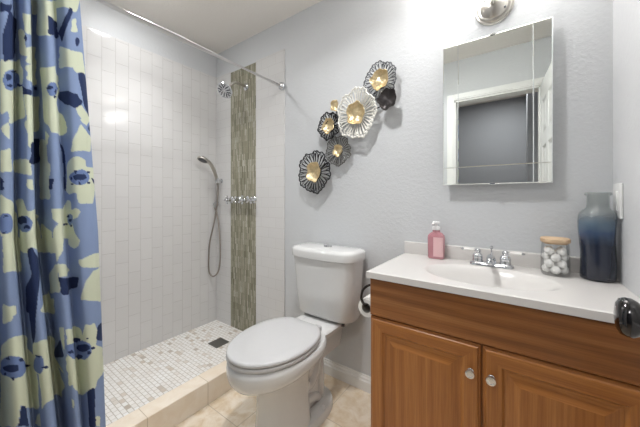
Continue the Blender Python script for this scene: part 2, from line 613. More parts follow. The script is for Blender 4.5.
# slab in local space: x along the leaf, y = thickness (room side is +y)
box(bm, 0, LW, -LT + 0.006, -0.006, 0, LH)
st, mid = 0.095, 0.075
pw = (LW - 2 * st - mid) / 2
rows = [(0.20, 0.78), (0.93, 1.53), (1.63, 1.89)]
xs = [(st, st + pw), (st + pw + mid, LW - st)]
for side in (1, -1):
    y_face = 0.0 if side == 1 else -LT
    y_in = -0.006 if side == 1 else -LT + 0.006
    ya, yb = min(y_face, y_in), max(y_face, y_in)
    for x0, x1 in ((0, st), (xs[0][1], xs[1][0]), (LW - st, LW)):
        box(bm, x0, x1, ya, yb, 0, LH)
    zz = [0] + [v for r in rows for v in r] + [LH]
    for z0, z1 in zip(zz[0::2], zz[1::2]):
        for x0, x1 in xs:
            box(bm, x0, x1, ya, yb, z0, z1)
    for z0, z1 in rows:
        for x0, x1 in xs:
            ring_panel(bm, x0, x1, z0, z1, [(0, 0.006), (0.012, 0.0), (0.03, 0.0), (0.05, 0.005)], y_in, side)
link('door_leaf', bm, M['trim'], door)
for side, nm in ((1, 'door_knob'), (-1, 'door_knob')):
    bm = bmesh.new()
    y0 = 0.0 if side == 1 else -LT
    k = (0.565, y0, 0.958)
    lathe(bm, [(0.03, 0), (0.03, 0.004), (0.024, 0.008), (0.011, 0.012), (0.009, 0.026)], k, (0, side, 0), 24)
    prof2 = [(0.0085, 0.020), (0.009, 0.040), (0.016, 0.044), (0.023, 0.048), (0.0265, 0.054), (0.0268, 0.060), (0.0245, 0.066), (0.018, 0.0695), (0.008, 0.071), (0.001, 0.0712)]
    lathe(bm, prof2, k, (0, side, 0), 32)
    kb = link(nm, bm, M['black_nickel'], door, 60)
    kb['label'] = 'dark round door knob'

# the hall beyond the doorway, lit by an added fill light (seen in the mirror)
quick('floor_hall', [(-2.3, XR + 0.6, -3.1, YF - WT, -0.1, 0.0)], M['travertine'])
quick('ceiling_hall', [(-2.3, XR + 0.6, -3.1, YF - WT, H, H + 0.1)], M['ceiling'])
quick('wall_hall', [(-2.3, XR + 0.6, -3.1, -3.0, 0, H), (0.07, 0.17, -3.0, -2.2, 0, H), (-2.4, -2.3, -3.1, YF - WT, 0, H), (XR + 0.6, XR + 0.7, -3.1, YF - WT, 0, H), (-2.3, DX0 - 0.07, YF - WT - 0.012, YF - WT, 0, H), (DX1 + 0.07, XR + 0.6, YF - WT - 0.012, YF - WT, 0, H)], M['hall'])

# ================================================================== BIG OBJECTS
# ---- toilet
TX = -0.94
toilet = thing('toilet', 'white porcelain two-piece toilet with closed lid beside the shower curb', 'toilet', (TX, -0.3, 0))
def tl(name, bm, mat, sm=45, parent=None):
    o = link(name, bm, mat, None, sm)
    if parent is None:
        o.parent = toilet
        o.location = -Vector((TX, -0.3, 0))
    else:
        o.parent = parent
    return o
bm = bmesh.new()
# (z, centre y, front length, back length, half width, slope of the section)
secs = [(0.0, -0.46, 0.195, 0.10, 0.122, 0), (0.03, -0.46, 0.194, 0.10, 0.120, 0), (0.07, -0.46, 0.188, 0.095, 0.110, 0),
        (0.16, -0.46, 0.182, 0.095, 0.101, 0), (0.255, -0.46, 0.182, 0.10, 0.102, 0.03), (0.292, -0.465, 0.195, 0.13, 0.113, 0.08), (0.318, -0.48, 0.218, 0.17, 0.135, 0.10), (0.338, -0.497, 0.240, 0.20, 0.158, 0.11),
        (0.354, -0.508, 0.256, 0.225, 0.176, 0.10), (0.370, -0.513, 0.265, 0.238, 0.187, 0.08), (0.388, -0.515, 0.269, 0.243, 0.192, 0.05), (0.408, -0.515, 0.269, 0.245, 0.192, 0.01), (0.422, -0.515, 0.266, 0.245, 0.190, 0), (0.431, -0.515, 0.256, 0.24, 0.182, 0)]
loft(bm, [[(x, y, z + sl * (y + 0.60)) for x, y, z in egg(TX, yc, lf, lb, hw, z0, 56)] for z0, yc, lf, lb, hw, sl in secs])
# deck under the tank
loft(bm, [rrect(TX, -0.165, 0.070, 0.12, 0.04, 0.26), rrect(TX, -0.165, 0.085, 0.13, 0.04, 0.36), rrect(TX, -0.175, 0.124, 0.147, 0.03, 0.395), rrect(TX, -0.175, 0.130, 0.149, 0.03, 0.425), rrect(TX, -0.175, 0.122, 0.141, 0.03, 0.433)])
# rear column, foot flange
loft(bm, [egg(TX, -0.35, 0.16, 0.14, 0.062, 0.0, 40), egg(TX, -0.35, 0.16, 0.13, 0.058, 0.12, 40), egg(TX, -0.33, 0.16, 0.15, 0.064, 0.37, 40)])
loft(bm, [egg(TX, -0.36, 0.28, 0.20, 0.136, 0.0, 48), egg(TX, -0.36, 0.28, 0.20, 0.136, 0.032, 48), egg(TX, -0.36, 0.275, 0.195, 0.130, 0.042, 48), egg(TX, -0.36, 0.25, 0.17, 0.105, 0.046, 48)])
# trapway relief on both flanks
for s in (1, -1):
    tube(bm, smooth_path([(TX + s * 0.050, -0.44, 0.25), (TX + s * 0.052, -0.37, 0.17), (TX + s * 0.050, -0.31, 0.20), (TX + s * 0.046, -0.27, 0.27), (TX + s * 0.042, -0.25, 0.18), (TX + s * 0.04, -0.245, 0.03)], 6), 0.028, 14)
    tube(bm, smooth_path([(TX + s * 0.055, -0.46, 0.13), (TX + s * 0.062, -0.40, 0.11), (TX + s * 0.058, -0.33, 0.09), (TX + s * 0.05, -0.28, 0.06)], 6), 0.024, 14)
bowl = tl('bowl', bm, M['porcelain'], 40)
for s in (1, -1):
    bm = bmesh.new()
    lathe(bm, [(0.013, 0), (0.013, 0.008), (0.010, 0.014), (0.004, 0.017)], (TX + s * 0.112, -0.31, 0.043), n=16)
    tl('bolt_cap', bm, M['porcelain'])
bm = bmesh.new()
def lid_ring(ins, z):
    return [(x, min(y, -0.32 - ins), zz) for x, y, zz in egg(TX - 0.004, -0.532, 0.250 - ins, 0.236 - ins, 0.187 - ins, z, 96, 2.2, 2.0)]
loft(bm, [lid_ring(0.016, 0.4322), lid_ring(0.014, 0.4355), lid_ring(0.002, 0.4365), lid_ring(-0.001, 0.446), lid_ring(0.003, 0.453)])
tl('seat', bm, M['seat_plastic'], 50)
bm = bmesh.new()
loft(bm, [lid_ring(0.014, 0.4532), lid_ring(0.012, 0.4565), lid_ring(0.002, 0.457), lid_ring(0.0, 0.462), lid_ring(0.003, 0.470), lid_ring(0.012, 0.474), lid_ring(0.05, 0.4755), lid_ring(0.11, 0.4765)])
tl('seat_lid', bm, M['seat_plastic'], 50)
for s in (1, -1):
    bm = bmesh.new()
    box(bm, TX + s * 0.072 - 0.020, TX + s * 0.072 + 0.020, -0.319, -0.292, 0.4332, 0.460, bev=0.007, seg=3)
    tl('hinge', bm, M['seat_plastic'])
bm = bmesh.new()
def tank_ring(z, hw, d, r, bul):
    return rrect(TX + 0.010, -0.028 - d / 2, hw, d / 2, r, z, 7, bul)
loft(bm, [tank_ring(0.440, 0.155, 0.13, 0.05, 0.010), tank_ring(0.448, 0.183, 0.155, 0.055, 0.016), tank_ring(0.47, 0.191, 0.165, 0.055, 0.022), tank_ring(0.60, 0.198, 0.172, 0.05, 0.026), tank_ring(0.77, 0.211, 0.178, 0.048, 0.028), tank_ring(0.788, 0.211, 0.178, 0.048, 0.028)])
tank = tl('tank', bm, M['porcelain'], 40)
bm = bmesh.new()
def cap_ring(z, ins):
    return rrect(TX + 0.010, -0.018 - 0.10, 0.224 - ins, 0.100 - ins, 0.058 - ins * 0.6, z, 8, 0.030)
loft(bm, [cap_ring(0.786, 0.010), cap_ring(0.790, 0.002), cap_ring(0.826, 0.0), cap_ring(0.836, 0.004), cap_ring(0.843, 0.014), cap_ring(0.846, 0.035)])
lid = tl('tank_lid', bm, M['porcelain'], 40)
bm = bmesh.new()
lathe(bm, [(0.026, 0.0), (0.026, 0.006), (0.023, 0.009), (0.010, 0.010)], (TX + 0.01, -0.115, 0.845), n=28, sx=1.0, sy=0.8)
box(bm, TX + 0.0095, TX + 0.0105, -0.134, -0.096, 0.8545, 0.8556)
o = tl('flush_button', bm, M['chrome'])
o['label'] = 'round chrome flush button'
for s in (1, -1):
    bm = bmesh.new()
    lathe(bm, [(0.012, 0), (0.012, 0.014), (0.007, 0.016), (0.007, 0.026)], (TX + s * 0.132, -0.145, 0.413), n=6)
    o = tl('tank_bolt', bm, M['grey_plastic'])
    o['label'] = 'dark grey tank bolt'

# ---- vanity cabinet
VX0, VX1 = -0.493, 0.283
VF = -0.455           # front of the doors
vanity = thing('vanity_cabinet', 'oak vanity cabinet with two raised panel doors under the white sink top', 'cabinet', ((VX0 + VX1) / 2, -0.22, 0))
off_v = -Vector(((VX0 + VX1) / 2, -0.22, 0))
bm = bmesh.new()
cf = VF + 0.019
box(bm, VX0, VX0 + 0.016, cf, -0.016, 0.0, 0.814)
box(bm, VX1 - 0.016, VX1, cf, -0.016, 0.0, 0.814)
box(bm, VX0 + 0.016, VX1 - 0.016, -0.022, -0.016, 0.09, 0.80)
box(bm, VX0 + 0.016, VX1 - 0.016, cf + 0.02, -0.022, 0.09, 0.105)
box(bm, VX0 + 0.016, VX1 - 0.016, cf + 0.06, cf + 0.075, 0.0, 0.09)
# face frame
for a in ((VX0, VX0 + 0.04, 0.09, 0.814), (VX1 - 0.04, VX1, 0.09, 0.814), (VX0 + 0.04, VX1 - 0.04, 0.775, 0.814), (VX0 + 0.04, VX1 - 0.04, 0.62, 0.675), (VX0 + 0.04, VX1 - 0.04, 0.09, 0.13), (-0.125, -0.077, 0.13, 0.62)):
    box(bm, a[0], a[1], cf - 0.001, cf + 0.018, a[2], a[3])
o = link('carcass', bm, M['shadow_gap' if False else 'oak_v'], vanity, None, off_v)
bm = bmesh.new()
zt, zb = 0.810, 0.662
ring_panel(bm, VX0, VX1 - 0.002, zb, zt, [(0, -0.0), (0, 0.014), (0.004, 0.018), (0.03, 0.018)], cf - 0.001, -1, (0, 0))
o = link('false_drawer_front', bm, M['oak_front'], vanity, None, off_v)
o['label'] = 'dark streaked blank drawer front'
door_prof = [(0, 0.0), (0, 0.009), (0.003, 0.012), (0.006, 0.0125), (0.010, 0.017), (0.014, 0.018), (0.052, 0.018), (0.056, 0.013), (0.060, 0.009), (0.066, 0.009), (0.094, 0.016), (0.097, 0.017)]
KN = []
split = -0.0985
for x0, x1, kx in ((VX0, split - 0.0022, split - 0.031), (split + 0.0022, VX1 - 0.002, split + 0.0275)):
    bm = bmesh.new()
    ring_panel(bm, x0, x1, 0.10, 0.6565, door_prof, cf - 0.001, -1, (0, 1))
    d = link('door', bm, [M['oak_v'], M['oak_h']], vanity, None, off_v)
    bm = bmesh.new()
    ky = cf - 0.001 - 0.018
    lathe(bm, [(0.0095, 0.0), (0.0095, 0.002), (0.005, 0.004), (0.0045, 0.012), (0.010, 0.015), (0.0145, 0.019), (0.0150, 0.022), (0.0135, 0.025), (0.009, 0.0255), (0.0075, 0.0245), (0.002, 0.0245)], (kx, ky, 0.566), (0, -1, 0), 12)
    k = link('knob', bm, M['chrome'], d, 30)
    k['label'] = 'small round chrome knob'

# ---- vanity top with integral oval basin
top = thing('countertop', 'white marble vanity top with oval basin and low backsplash', 'countertop', (-0.105, -0.24, 0.83))
TX0, TX1, TY0, TY1, TZ, TH = -0.5, XR - 0.001, -0.476, -0.002, 0.843, 0.026
nx, ny = 150, 96
BCX, BCY, BRX, BRY = -0.105, -0.265, 0.212, 0.142
def basin(x, y):
    r = math.hypot((x - BCX) / BRX, (y - BCY) / BRY)
    if r >= 1.08:
        return 0.0
    t = min(1.0, (1.08 - r) / 0.62)
    return 0.100 * (t * t * (3 - 2 * t))
bm = bmesh.new()
grid = []
xs = [TX0 + (TX1 - TX0) * i / nx for i in range(nx + 1)]
ys = [TY0 + (TY1 - TY0) * j / ny for j in range(ny + 1)]
gt = [[bm.verts.new((x, y, TZ - basin(x, y) - (0.0025 if j == 0 or i == 0 else 0))) for j, y in enumerate(ys)] for i, x in enumerate(xs)]
gb = [[bm.verts.new((x, y, TZ - TH - basin(x, y))) for y in ys] for x in xs]
for i in range(nx):
    for j in range(ny):
        bm.faces.new((gt[i][j], gt[i + 1][j], gt[i + 1][j + 1], gt[i][j + 1]))
        bm.faces.new((gb[i][j], gb[i][j + 1], gb[i + 1][j + 1], gb[i + 1][j]))
for i in range(nx):
    for j in (0, ny):
        bm.faces.new((gt[i][j], gt[i + 1][j], gb[i + 1][j], gb[i][j]))
for j in range(ny):
    for i in (0, nx):
        bm.faces.new((gt[i][j], gt[i][j + 1], gb[i][j + 1], gb[i][j]))
off_t = -Vector((-0.105, -0.24, 0.83))
link('counter_slab', bm, M['marble_top'], top, 50, off_t)
bm = bmesh.new()
box(bm, TX0, TX1, -0.022, -0.001, TZ - 0.002, TZ + 0.062, bev=0.004, seg=3)
link('backsplash', bm, M['marble_top'], top, 40, off_t)
bm = bmesh.new()
lathe(bm, [(0.021, 0), (0.021, 0.003), (0.016, 0.004), (0.015, 0.001), (0.003, 0.001)], (BCX, BCY, TZ - 0.1005), n=24)
link('basin_drain', bm, M['chrome'], top, 40, off_t)

# ---- mirror cabinet
MX0, MX1, MZ0, MZ1, MY = -0.2985, 0.1095, 1.1995, 1.862, -0.05
mc = thing('mirror_cabinet', 'frameless mirrored medicine cabinet above the sink reflecting a doorway', 'mirror', ((MX0 + MX1) / 2, 0, 1.515))
off_m = -Vector(((MX0 + MX1) / 2, 0, 1.515))
bm = bmesh.new()
box(bm, MX0 + 0.012, MX1 - 0.012, MY + 0.0165, -0.002, MZ0 + 0.012, MZ1 - 0.012, bev=0.002)
link('cabinet_body', bm, M['cab_white'], mc, None, off_m)
def groove(lo, hi, g):
    L = [(lo, 0.0022), (lo + 0.0035, 0.0)]
    for c in g:
        L += [(c - 0.0018, 0.0), (c, 0.0006), (c + 0.0018, 0.0)]
    return L + [(hi - 0.0035, 0.0), (hi, 0.0022)]
gx = groove(MX0, MX1, (-0.233, 0.048))
gz = groove(MZ0, MZ1, (1.281,))
bm = bmesh.new()
vv = [[bm.verts.new((x, MY + max(dx, dz), z)) for z, dz in gz] for x, dx in gx]
for i in range(len(gx) - 1):
    for j in range(len(gz) - 1):
        f = bm.faces.new((vv[i][j], vv[i + 1][j], vv[i + 1][j + 1], vv[i][j + 1]))
        flat = len(set(round(v.co.y, 5) for v in f.verts)) == 1
        f.material_index = 0 if flat else 1
# edges and back of the glass
def back(a, b):
    p, q = bm.verts.new((a.co.x, MY + 0.006, a.co.z)), bm.verts.new((b.co.x, MY + 0.006, b.co.z))
    bm.faces.new((a, b, q, p)).material_index = 2
for i in range(len(gx) - 1):
    back(vv[i][0], vv[i + 1][0]); back(vv[i][-1], vv[i + 1][-1])
for j in range(len(gz) - 1):
    back(vv[0][j], vv[0][j + 1]); back(vv[-1][j], vv[-1][j + 1])
link('mirror_glass', bm, [M['mirror'], M['mirror_edge'], M['cab_white']], mc, None, off_m)
bm = bmesh.new()
box(bm, MX0 + 0.004, MX1 - 0.004, MY + 0.0061, MY + 0.016, MZ0 + 0.004, MZ1 - 0.004)
link('mirror_backing', bm, M['cab_white'], mc, None, off_m)
for zc, s in ((MZ1, 1), (MZ0, -1)):
    bm = bmesh.new()
    box(bm, -0.105, -0.085, MY - 0.004, MY + 0.008, zc - 0.006 if s > 0 else zc - 0.003, zc + 0.003 if s > 0 else zc + 0.006, bev=0.001)
    link('mirror_clip', bm, M['chrome'], mc, None, off_m)

# ---- shower rod
RZ = 1.953
rod = thing('shower_rod', 'long silver shower curtain rod running out from the back wall', 'curtain rod', (SHOWER_X, 0, RZ))
bm = bmesh.new()
tube(bm, [(0, -0.012, 0), (0, -0.75, 0)], 0.0125, 20)
tube(bm, [(0, -0.74, 0), (0, YF + 0.003, 0)], 0.0145, 20)
link('pole', bm, M['rod_white'], rod, 40)
for y, s in ((-0.0095, -1), (YF + 0.0005, 1)):
    bm = bmesh.new()
    lathe(bm, [(0.029, 0), (0.030, 0.004), (0.027, 0.016), (0.021, 0.024), (0.017, 0.034), (0.013, 0.036)], (0, y, 0), (0, s, 0), 28)
    link('flange', bm, M['chrome'], rod, 40)

# ---- shower curtain: printed cloth hung in folds on the rod
PAT = """
P 310 1866 230 1848 148 1884 150 1842 152 1800 190 1764 218 1728 245 1722 328 1746 318 1806
P 138 1890 80 1896 8 1932 28 1896 58 1854 80 1854 98 1854 120 1854 148 1854 143 1872
P 78 1812 58 1830 58 1806 55 1782 82 1770 78 1794
P 140 1710 88 1698 30 1710 22 1680 15 1650 70 1638 100 1632 122 1632 150 1638 145 1674
P 512 1770 490 1770 452 1782 458 1746 450 1716 495 1704 503 1734
P 550 1722 503 1710 498 1662 490 1626 535 1638 542 1680
P 490 1656 352 1704 350 1668 348 1632 488 1602 488 1632
P 358 1872 312 1866 315 1842 318 1818 355 1824 355 1848
P 665 1584 640 1596 545 1620 538 1596 530 1572 638 1560 665 1548 665 1566
P 665 1584 642 1590 548 1614 530 1596 512 1578 512 1548 518 1524 510 1470 503 1416 560 1410 638 1386 642 1404 648 1422 665 1416 665 1500
P 508 1488 473 1494 328 1518 335 1458 338 1392 455 1380 492 1374 498 1428
P 490 1596 352 1638 350 1596 350 1560 485 1542 490 1566
P 302 1614 238 1608 198 1626 185 1614 158 1602 158 1572 155 1548 168 1518 205 1488 150 1458 128 1416 130 1386 170 1386 228 1374 242 1398 278 1422 283 1476 288 1530 295 1572
P 148 1668 90 1668 30 1692 25 1662 12 1638 55 1626 75 1620 92 1638 118 1632 150 1632 148 1650
P 82 1488 65 1500 42 1482 8 1470 8 1446 8 1428 45 1428 65 1446 80 1464
P 662 1368 645 1386 642 1362 642 1332 658 1350
P 665 1290 652 1296 638 1302 635 1266 630 1230 652 1224 665 1224 665 1260
P 615 1260 558 1272 522 1272 488 1266 485 1242 482 1218 505 1218 550 1224 615 1236
P 498 1200 478 1200 475 1182 473 1164 495 1170 495 1182
P 498 1404 358 1428 450 1368 465 1320 492 1314 495 1362
P 330 1350 268 1344 258 1290 250 1236 250 1200 252 1164 338 1170 335 1260
P 265 1380 242 1362 248 1350 252 1332 272 1332 270 1356
P 240 1416 212 1422 138 1434 130 1416 125 1404 145 1380 195 1374 225 1392
P 110 1314 105 1338 100 1362 85 1392 70 1422 48 1404 8 1386 12 1356 25 1326 78 1320
P 68 1446 8 1458 8 1428 55 1428
P 135 1266 108 1290 85 1296 62 1284 58 1260 8 1260 8 1224 8 1188 18 1158 88 1158 145 1158 140 1212
P 260 1266 242 1260 242 1242 245 1218 258 1230 260 1248
P 130 1212 80 1212 8 1218 8 1188 15 1152 28 1134 40 1116 70 1116 92 1116 98 1134 103 1158 135 1152 132 1182
P 570 1128 528 1134 508 1110 495 1092 448 1098 358 1074 358 1056 352 1038 345 1014 345 972 348 930 462 954 488 966 505 948 550 954 548 1002 552 1050 562 1092
P 500 1188 478 1200 475 1182 473 1164 495 1170
P 668 1146 648 1134 612 1116 572 1086 565 1062 560 1002 562 948 642 954 662 960 660 984 658 1008 668 1020 668 1086
P 335 1206 250 1200 250 1170 250 1134 292 1134 340 1134 338 1170
P 338 1038 290 1026 248 1014 248 978 250 936 298 936 348 930 340 984
P 242 1098 225 1098 168 1098 145 1128 128 1122 125 1092 105 1098 92 1086 103 1062 130 1050 122 1026 115 1002 100 972 110 948 143 948 148 960 152 978 205 984 220 960 230 936 240 936 240 978 240 1014 232 1032 225 1044 240 1062 242 1080
P 660 1008 638 1002 550 996 558 936 565 876 645 894 665 894 662 948
P 538 996 488 996 342 984 345 966 350 942 468 960 492 966 508 960 540 948 538 972
P 340 978 275 984 235 990 238 960 238 936 275 936 338 930 338 954
P 235 990 222 990 195 984 210 966 215 942 228 924 238 906 238 948
P 148 978 122 978 100 978 105 954 125 942 150 954
P 312 846 265 876 240 894 238 846 238 792 268 786 318 774 315 810
P 240 894 208 888 155 858 192 840 222 846 235 846 238 870
P 110 894 95 900 82 906 55 912 8 906 8 876 8 852 25 852 60 858 82 864 100 870
P 112 744 100 780 90 810 75 828 58 846 22 846 8 852 8 780 8 708 50 720 82 732 95 738
P 478 732 455 756 355 762 335 774 315 738 295 702 350 690
P 678 786 658 780 642 774 642 756 658 762 682 756
P 682 780 660 780 648 774 642 750 650 744 655 732 665 726 688 720 685 750
P 468 744 452 756 355 744 292 756 298 726 295 702 348 690 460 726
P 532 618 503 630 488 636 445 618 335 588 338 552 345 510 322 492 290 480 290 468 478 510 532 516 535 564
P 708 636 678 660 660 672 642 672 570 642 568 612 565 582 545 582 540 546 532 516 650 552 718 546 710 594
P 232 648 200 636 128 624 118 600 108 624 100 642 85 636 68 636 60 612 55 594 60 570 65 546 42 528 10 504 15 456 8 402 112 450 242 480 238 534 235 588 232 618
P 270 648 240 654 242 612 248 570 260 588 268 612 270 630
P 715 606 650 612 530 576 528 528 522 480 528 432 532 384 570 372 640 420 650 438 655 402 662 372 698 366 740 354 730 474
P 518 582 490 582 358 516 348 486 322 468 305 438 280 414 315 378 338 348 468 402 495 408 515 384 512 420 512 450 515 516
P 550 348 532 360 532 336 535 312 565 312 558 330
P 235 546 108 516 12 474 5 432 28 408 52 408 70 402 82 378 112 372 152 348 210 396 228 420 230 432 245 432 240 492
P 238 378 230 366 235 342 240 348 238 366
P 88 264 68 252 70 228 72 216 88 228 88 240
B 540 1548 555 1530 612 1506 645 1494 655 1506 658 1524 655 1542 645 1560 602 1578 555 1572
B 322 1536 332 1524 345 1518 355 1518 465 1500 473 1512 470 1524 355 1560 342 1560 332 1554
B 158 1554 190 1530 218 1512 230 1506 240 1518 245 1530 240 1542 230 1554 215 1560 182 1560
B 8 1422 8 1404 10 1392 25 1392 40 1398 45 1410 38 1428 12 1446 8 1446 8 1434
B 48 1218 60 1200 80 1188 98 1188 120 1200 128 1218 118 1230 95 1242 75 1248 55 1236
B 482 1050 488 1032 500 1020 528 1020 555 1032 565 1044 555 1062 528 1074 500 1074 488 1062
B 625 1050 635 1026 650 1020 660 1020 668 1032 668 1050 668 1074 660 1086 648 1086 635 1074
B 122 1056 125 1044 132 1032 140 1032 148 1044 148 1056 145 1068 138 1074 130 1074 122 1068
B 492 546 495 528 505 516 520 516 538 522 540 540 530 564 510 582 498 582 492 570
B 598 540 633 534 652 534 678 540 720 540 720 564 712 588 670 612 650 606 625 576
B 85 534 95 516 125 498 200 516 232 546 240 570 230 588 158 570 118 576 92 564
N 228 1794 212 1794 155 1806 150 1776 145 1746 192 1740 228 1728 228 1764
N 82 1860 70 1854 78 1830 90 1800 105 1764 125 1728 135 1746 145 1764 122 1788 105 1812 92 1836
N 60 1758 45 1752 62 1722 70 1740
N 640 1758 615 1758 565 1764 570 1698 578 1632 642 1596 655 1584 658 1626 658 1674 650 1716
N 665 1776 650 1776 628 1788 638 1758 652 1752 665 1746
N 495 1698 492 1686 495 1674 503 1686
N 630 1542 633 1536 640 1530 648 1524 650 1530 652 1536 652 1542 648 1548 642 1548 635 1548
N 620 1518 630 1512 638 1506 645 1506 648 1506 650 1506 648 1512 645 1512 638 1518 630 1518
N 568 1578 570 1578 608 1566 630 1560 638 1560 640 1560 638 1560 628 1566 602 1572 570 1584
N 518 1524 522 1524 532 1524 545 1524 558 1530 560 1530 560 1536 548 1536 532 1530 522 1530
N 518 1524 495 1512 470 1512 478 1494 512 1494 515 1506
N 340 1548 340 1542 348 1542 352 1542 355 1542 355 1548 355 1554 350 1554 345 1554 342 1554
N 220 1542 222 1536 230 1530 235 1530 242 1530 248 1536 242 1536 235 1542 228 1542 222 1542
N 198 1530 202 1524 198 1524 212 1518 212 1524 218 1524 215 1530 210 1536 205 1536 195 1536
N 202 1512 210 1506 212 1506 220 1500 222 1500 222 1506 222 1506 218 1512 215 1512 210 1512
N 155 1542 130 1542 105 1542 90 1536 75 1536 68 1524 55 1512 85 1482 103 1488 128 1494 145 1506 160 1518
N 65 1620 15 1626 8 1548 8 1470 28 1482 48 1500 58 1560
N 482 1326 448 1338 340 1362 340 1314 342 1272 482 1254 482 1290
N 188 1374 155 1338 143 1290 145 1230 148 1170 155 1170 155 1218 155 1272 160 1326
N 8 1422 8 1416 8 1410 12 1410 25 1410 30 1416 20 1428 8 1434 8 1434 8 1428
N 62 1218 68 1212 80 1206 92 1206 103 1206 108 1218 103 1224 92 1230 80 1230 68 1230
N 95 1236 95 1236 98 1230 100 1230 103 1236 103 1236 103 1242 100 1242 98 1242 95 1242
N 110 1212 112 1212 115 1206 120 1206 122 1212 125 1212 122 1212 120 1218 115 1218 112 1212
N 110 1194 110 1188 115 1188 118 1188 122 1188 122 1194 122 1194 118 1194 112 1194 110 1194
N 85 1194 85 1188 88 1188 90 1188 92 1188 92 1194 92 1194 90 1200 88 1200 85 1194
N 45 1200 48 1194 52 1194 58 1194 62 1194 62 1200 62 1200 58 1200 52 1200 48 1200
N 42 1242 45 1236 50 1236 55 1236 58 1236 60 1236 58 1242 55 1242 50 1242 45 1242
N 38 1218 8 1212 10 1194
N 250 1206 232 1206 235 1188 238 1170 252 1170 252 1188
N 668 1206 658 1194 658 1182 658 1164 668 1164 668 1182
N 500 1062 503 1050 518 1050 540 1044 558 1050 562 1056 558 1068 538 1074 518 1074 503 1068
N 492 1038 492 1032 498 1032 508 1032 518 1032 520 1038 518 1038 508 1044 498 1044 492 1038
N 645 1074 645 1074 650 1074 652 1074 655 1074 658 1074 655 1080 652 1080 650 1080 645 1074
N 652 1026 655 1020 655 1020 660 1020 662 1026 662 1026 660 1026 660 1026 655 1026 655 1026
N 138 1068 138 1062 143 1062 148 1062 150 1062 150 1068 150 1068 145 1074 143 1074 138 1068
N 125 1050 128 1050 132 1044 138 1044 140 1044 143 1050 140 1056 135 1056 130 1056 128 1056
N 148 1038 150 1032 155 1032 158 1032 178 1032 188 1038 175 1038 158 1038 152 1038 150 1038
N 125 1032 128 1026 130 1026 132 1026 135 1026 138 1032 135 1032 132 1032 130 1032 125 1032
N 505 954 490 966 478 942 448 912 452 888 460 870 485 804 498 738 518 738 552 732 548 774 540 822 518 846 500 870 503 912
N 238 846 222 840 173 828 140 828 115 828 120 804 132 786 200 774 232 780 235 810
N 535 786 508 786 490 786 500 720 510 654 530 624 535 702
N 500 582 500 576 508 576 515 576 522 576 525 576 520 582 515 582 505 582 500 582
N 475 528 480 528 485 528 492 534 495 534 498 540 495 540 490 540 485 540 480 534
N 665 606 668 600 672 600 678 600 685 600 688 600 682 606 678 606 670 612 668 606
N 630 582 630 576 640 582 642 582 645 588 648 594 645 594 640 594 638 594 633 588
N 562 534 568 528 575 528 612 546 620 552 625 558 618 558 602 552 570 534 565 534
N 648 564 650 558 658 558 675 558 698 558 708 564 700 570 672 582 658 582 650 576
N 130 576 135 570 143 570 155 564 198 588 205 594 195 594 155 582 143 582 132 582
N 212 552 212 546 222 552 228 552 232 558 235 558 232 564 228 564 220 564 215 558
N 90 546 95 540 108 534 132 528 150 534 155 540 148 552 128 558 105 564 95 558
N 125 510 130 504 140 498 150 492 155 498 158 504 155 510 148 516 138 516 128 516
N 95 582 95 582 98 582 100 582 100 582 100 582 100 588 98 588 98 588 95 588
N 70 534 72 534 78 534 82 534 88 540 90 546 88 546 82 546 78 546 72 540
N 88 522 90 522 92 522 98 522 100 522 100 528 100 534 95 534 92 534 90 528
N 50 618 10 612 10 576 10 540 60 564 58 594
N 342 540 308 570 272 600 265 570 258 540 302 522 342 510
N 688 546 688 546 695 540 698 540 702 540 708 540 702 546 695 552 692 552 688 552
N 658 534 658 528 660 528 662 528 665 534 665 534 665 540 662 540 660 540 658 534
N 650 432 638 420 635 378 633 348 650 366 658 372 655 396
N 115 366 85 378 88 294 90 228 118 228 115 294
"""  # one thin navy shape is the shade of a fold valley, painted in
# (distance from the viewpoint end, sideways swing) of the fold line, right edge first
CP = [(.404,-.024),(.374,.018),(.330,.028),(.302,-.022),(.282,.028),(.256,.024),(.243,-.070),(.226,-.072),(.210,.020),(.184,.034),(.162,-.032),(.147,.026),(.122,.034),(.099,-.040),(.083,.028),(.058,.030),(.041,-.038),(.020,.025),(.000,-.015)]
cpts = smooth_path([(p[0], p[1], 0) for p in CP], 60)
cq = np.array([(p.x, p.y) for p in cpts])
cs = np.concatenate([[0], np.cumsum(np.hypot(*np.diff(cq, axis=0).T))])
ca = np.arange(0, cs[-1], 0.0025)
cf_, cx_ = np.interp(ca, cs, cq[:, 0]), np.interp(ca, cs, cq[:, 1])
def fold_y(f, z):
    k = [0, .16, .24, .40]
    t, m, b = (np.interp(f, k, v) for v in ([0, .158, .207, .33], [0, .16, .228, .392], [0, .212, .296, .418]))
    return m + ((t - m) * min(1.1, (z - 1) / .95) if z > 1 else (b - m) * min(1.1, (1 - z) / .8))
cz = np.arange(0.15, 1.9301, 0.0028)
na, nz = len(ca), len(cz)
V = np.zeros((nz, na, 3))
for i, z in enumerate(cz):
    amp = .8 + .35 * min(1, max(0, (1.95 - z) / 1.7))
    V[i, :, 0] = SHOWER_X + cx_ * amp
    V[i, :, 1] = np.maximum(-1.486 + fold_y(cf_, z), YF + 0.006)
    V[i, :, 2] = z
idx = np.arange(nz * na).reshape(nz, na)
faces = np.stack([idx[:-1, :-1], idx[:-1, 1:], idx[1:, 1:], idx[1:, :-1]], -1).reshape(-1, 4)
me = bpy.data.meshes.new('shower_curtain')
me.from_pydata(V.reshape(-1, 3).tolist(), [], faces.tolist())
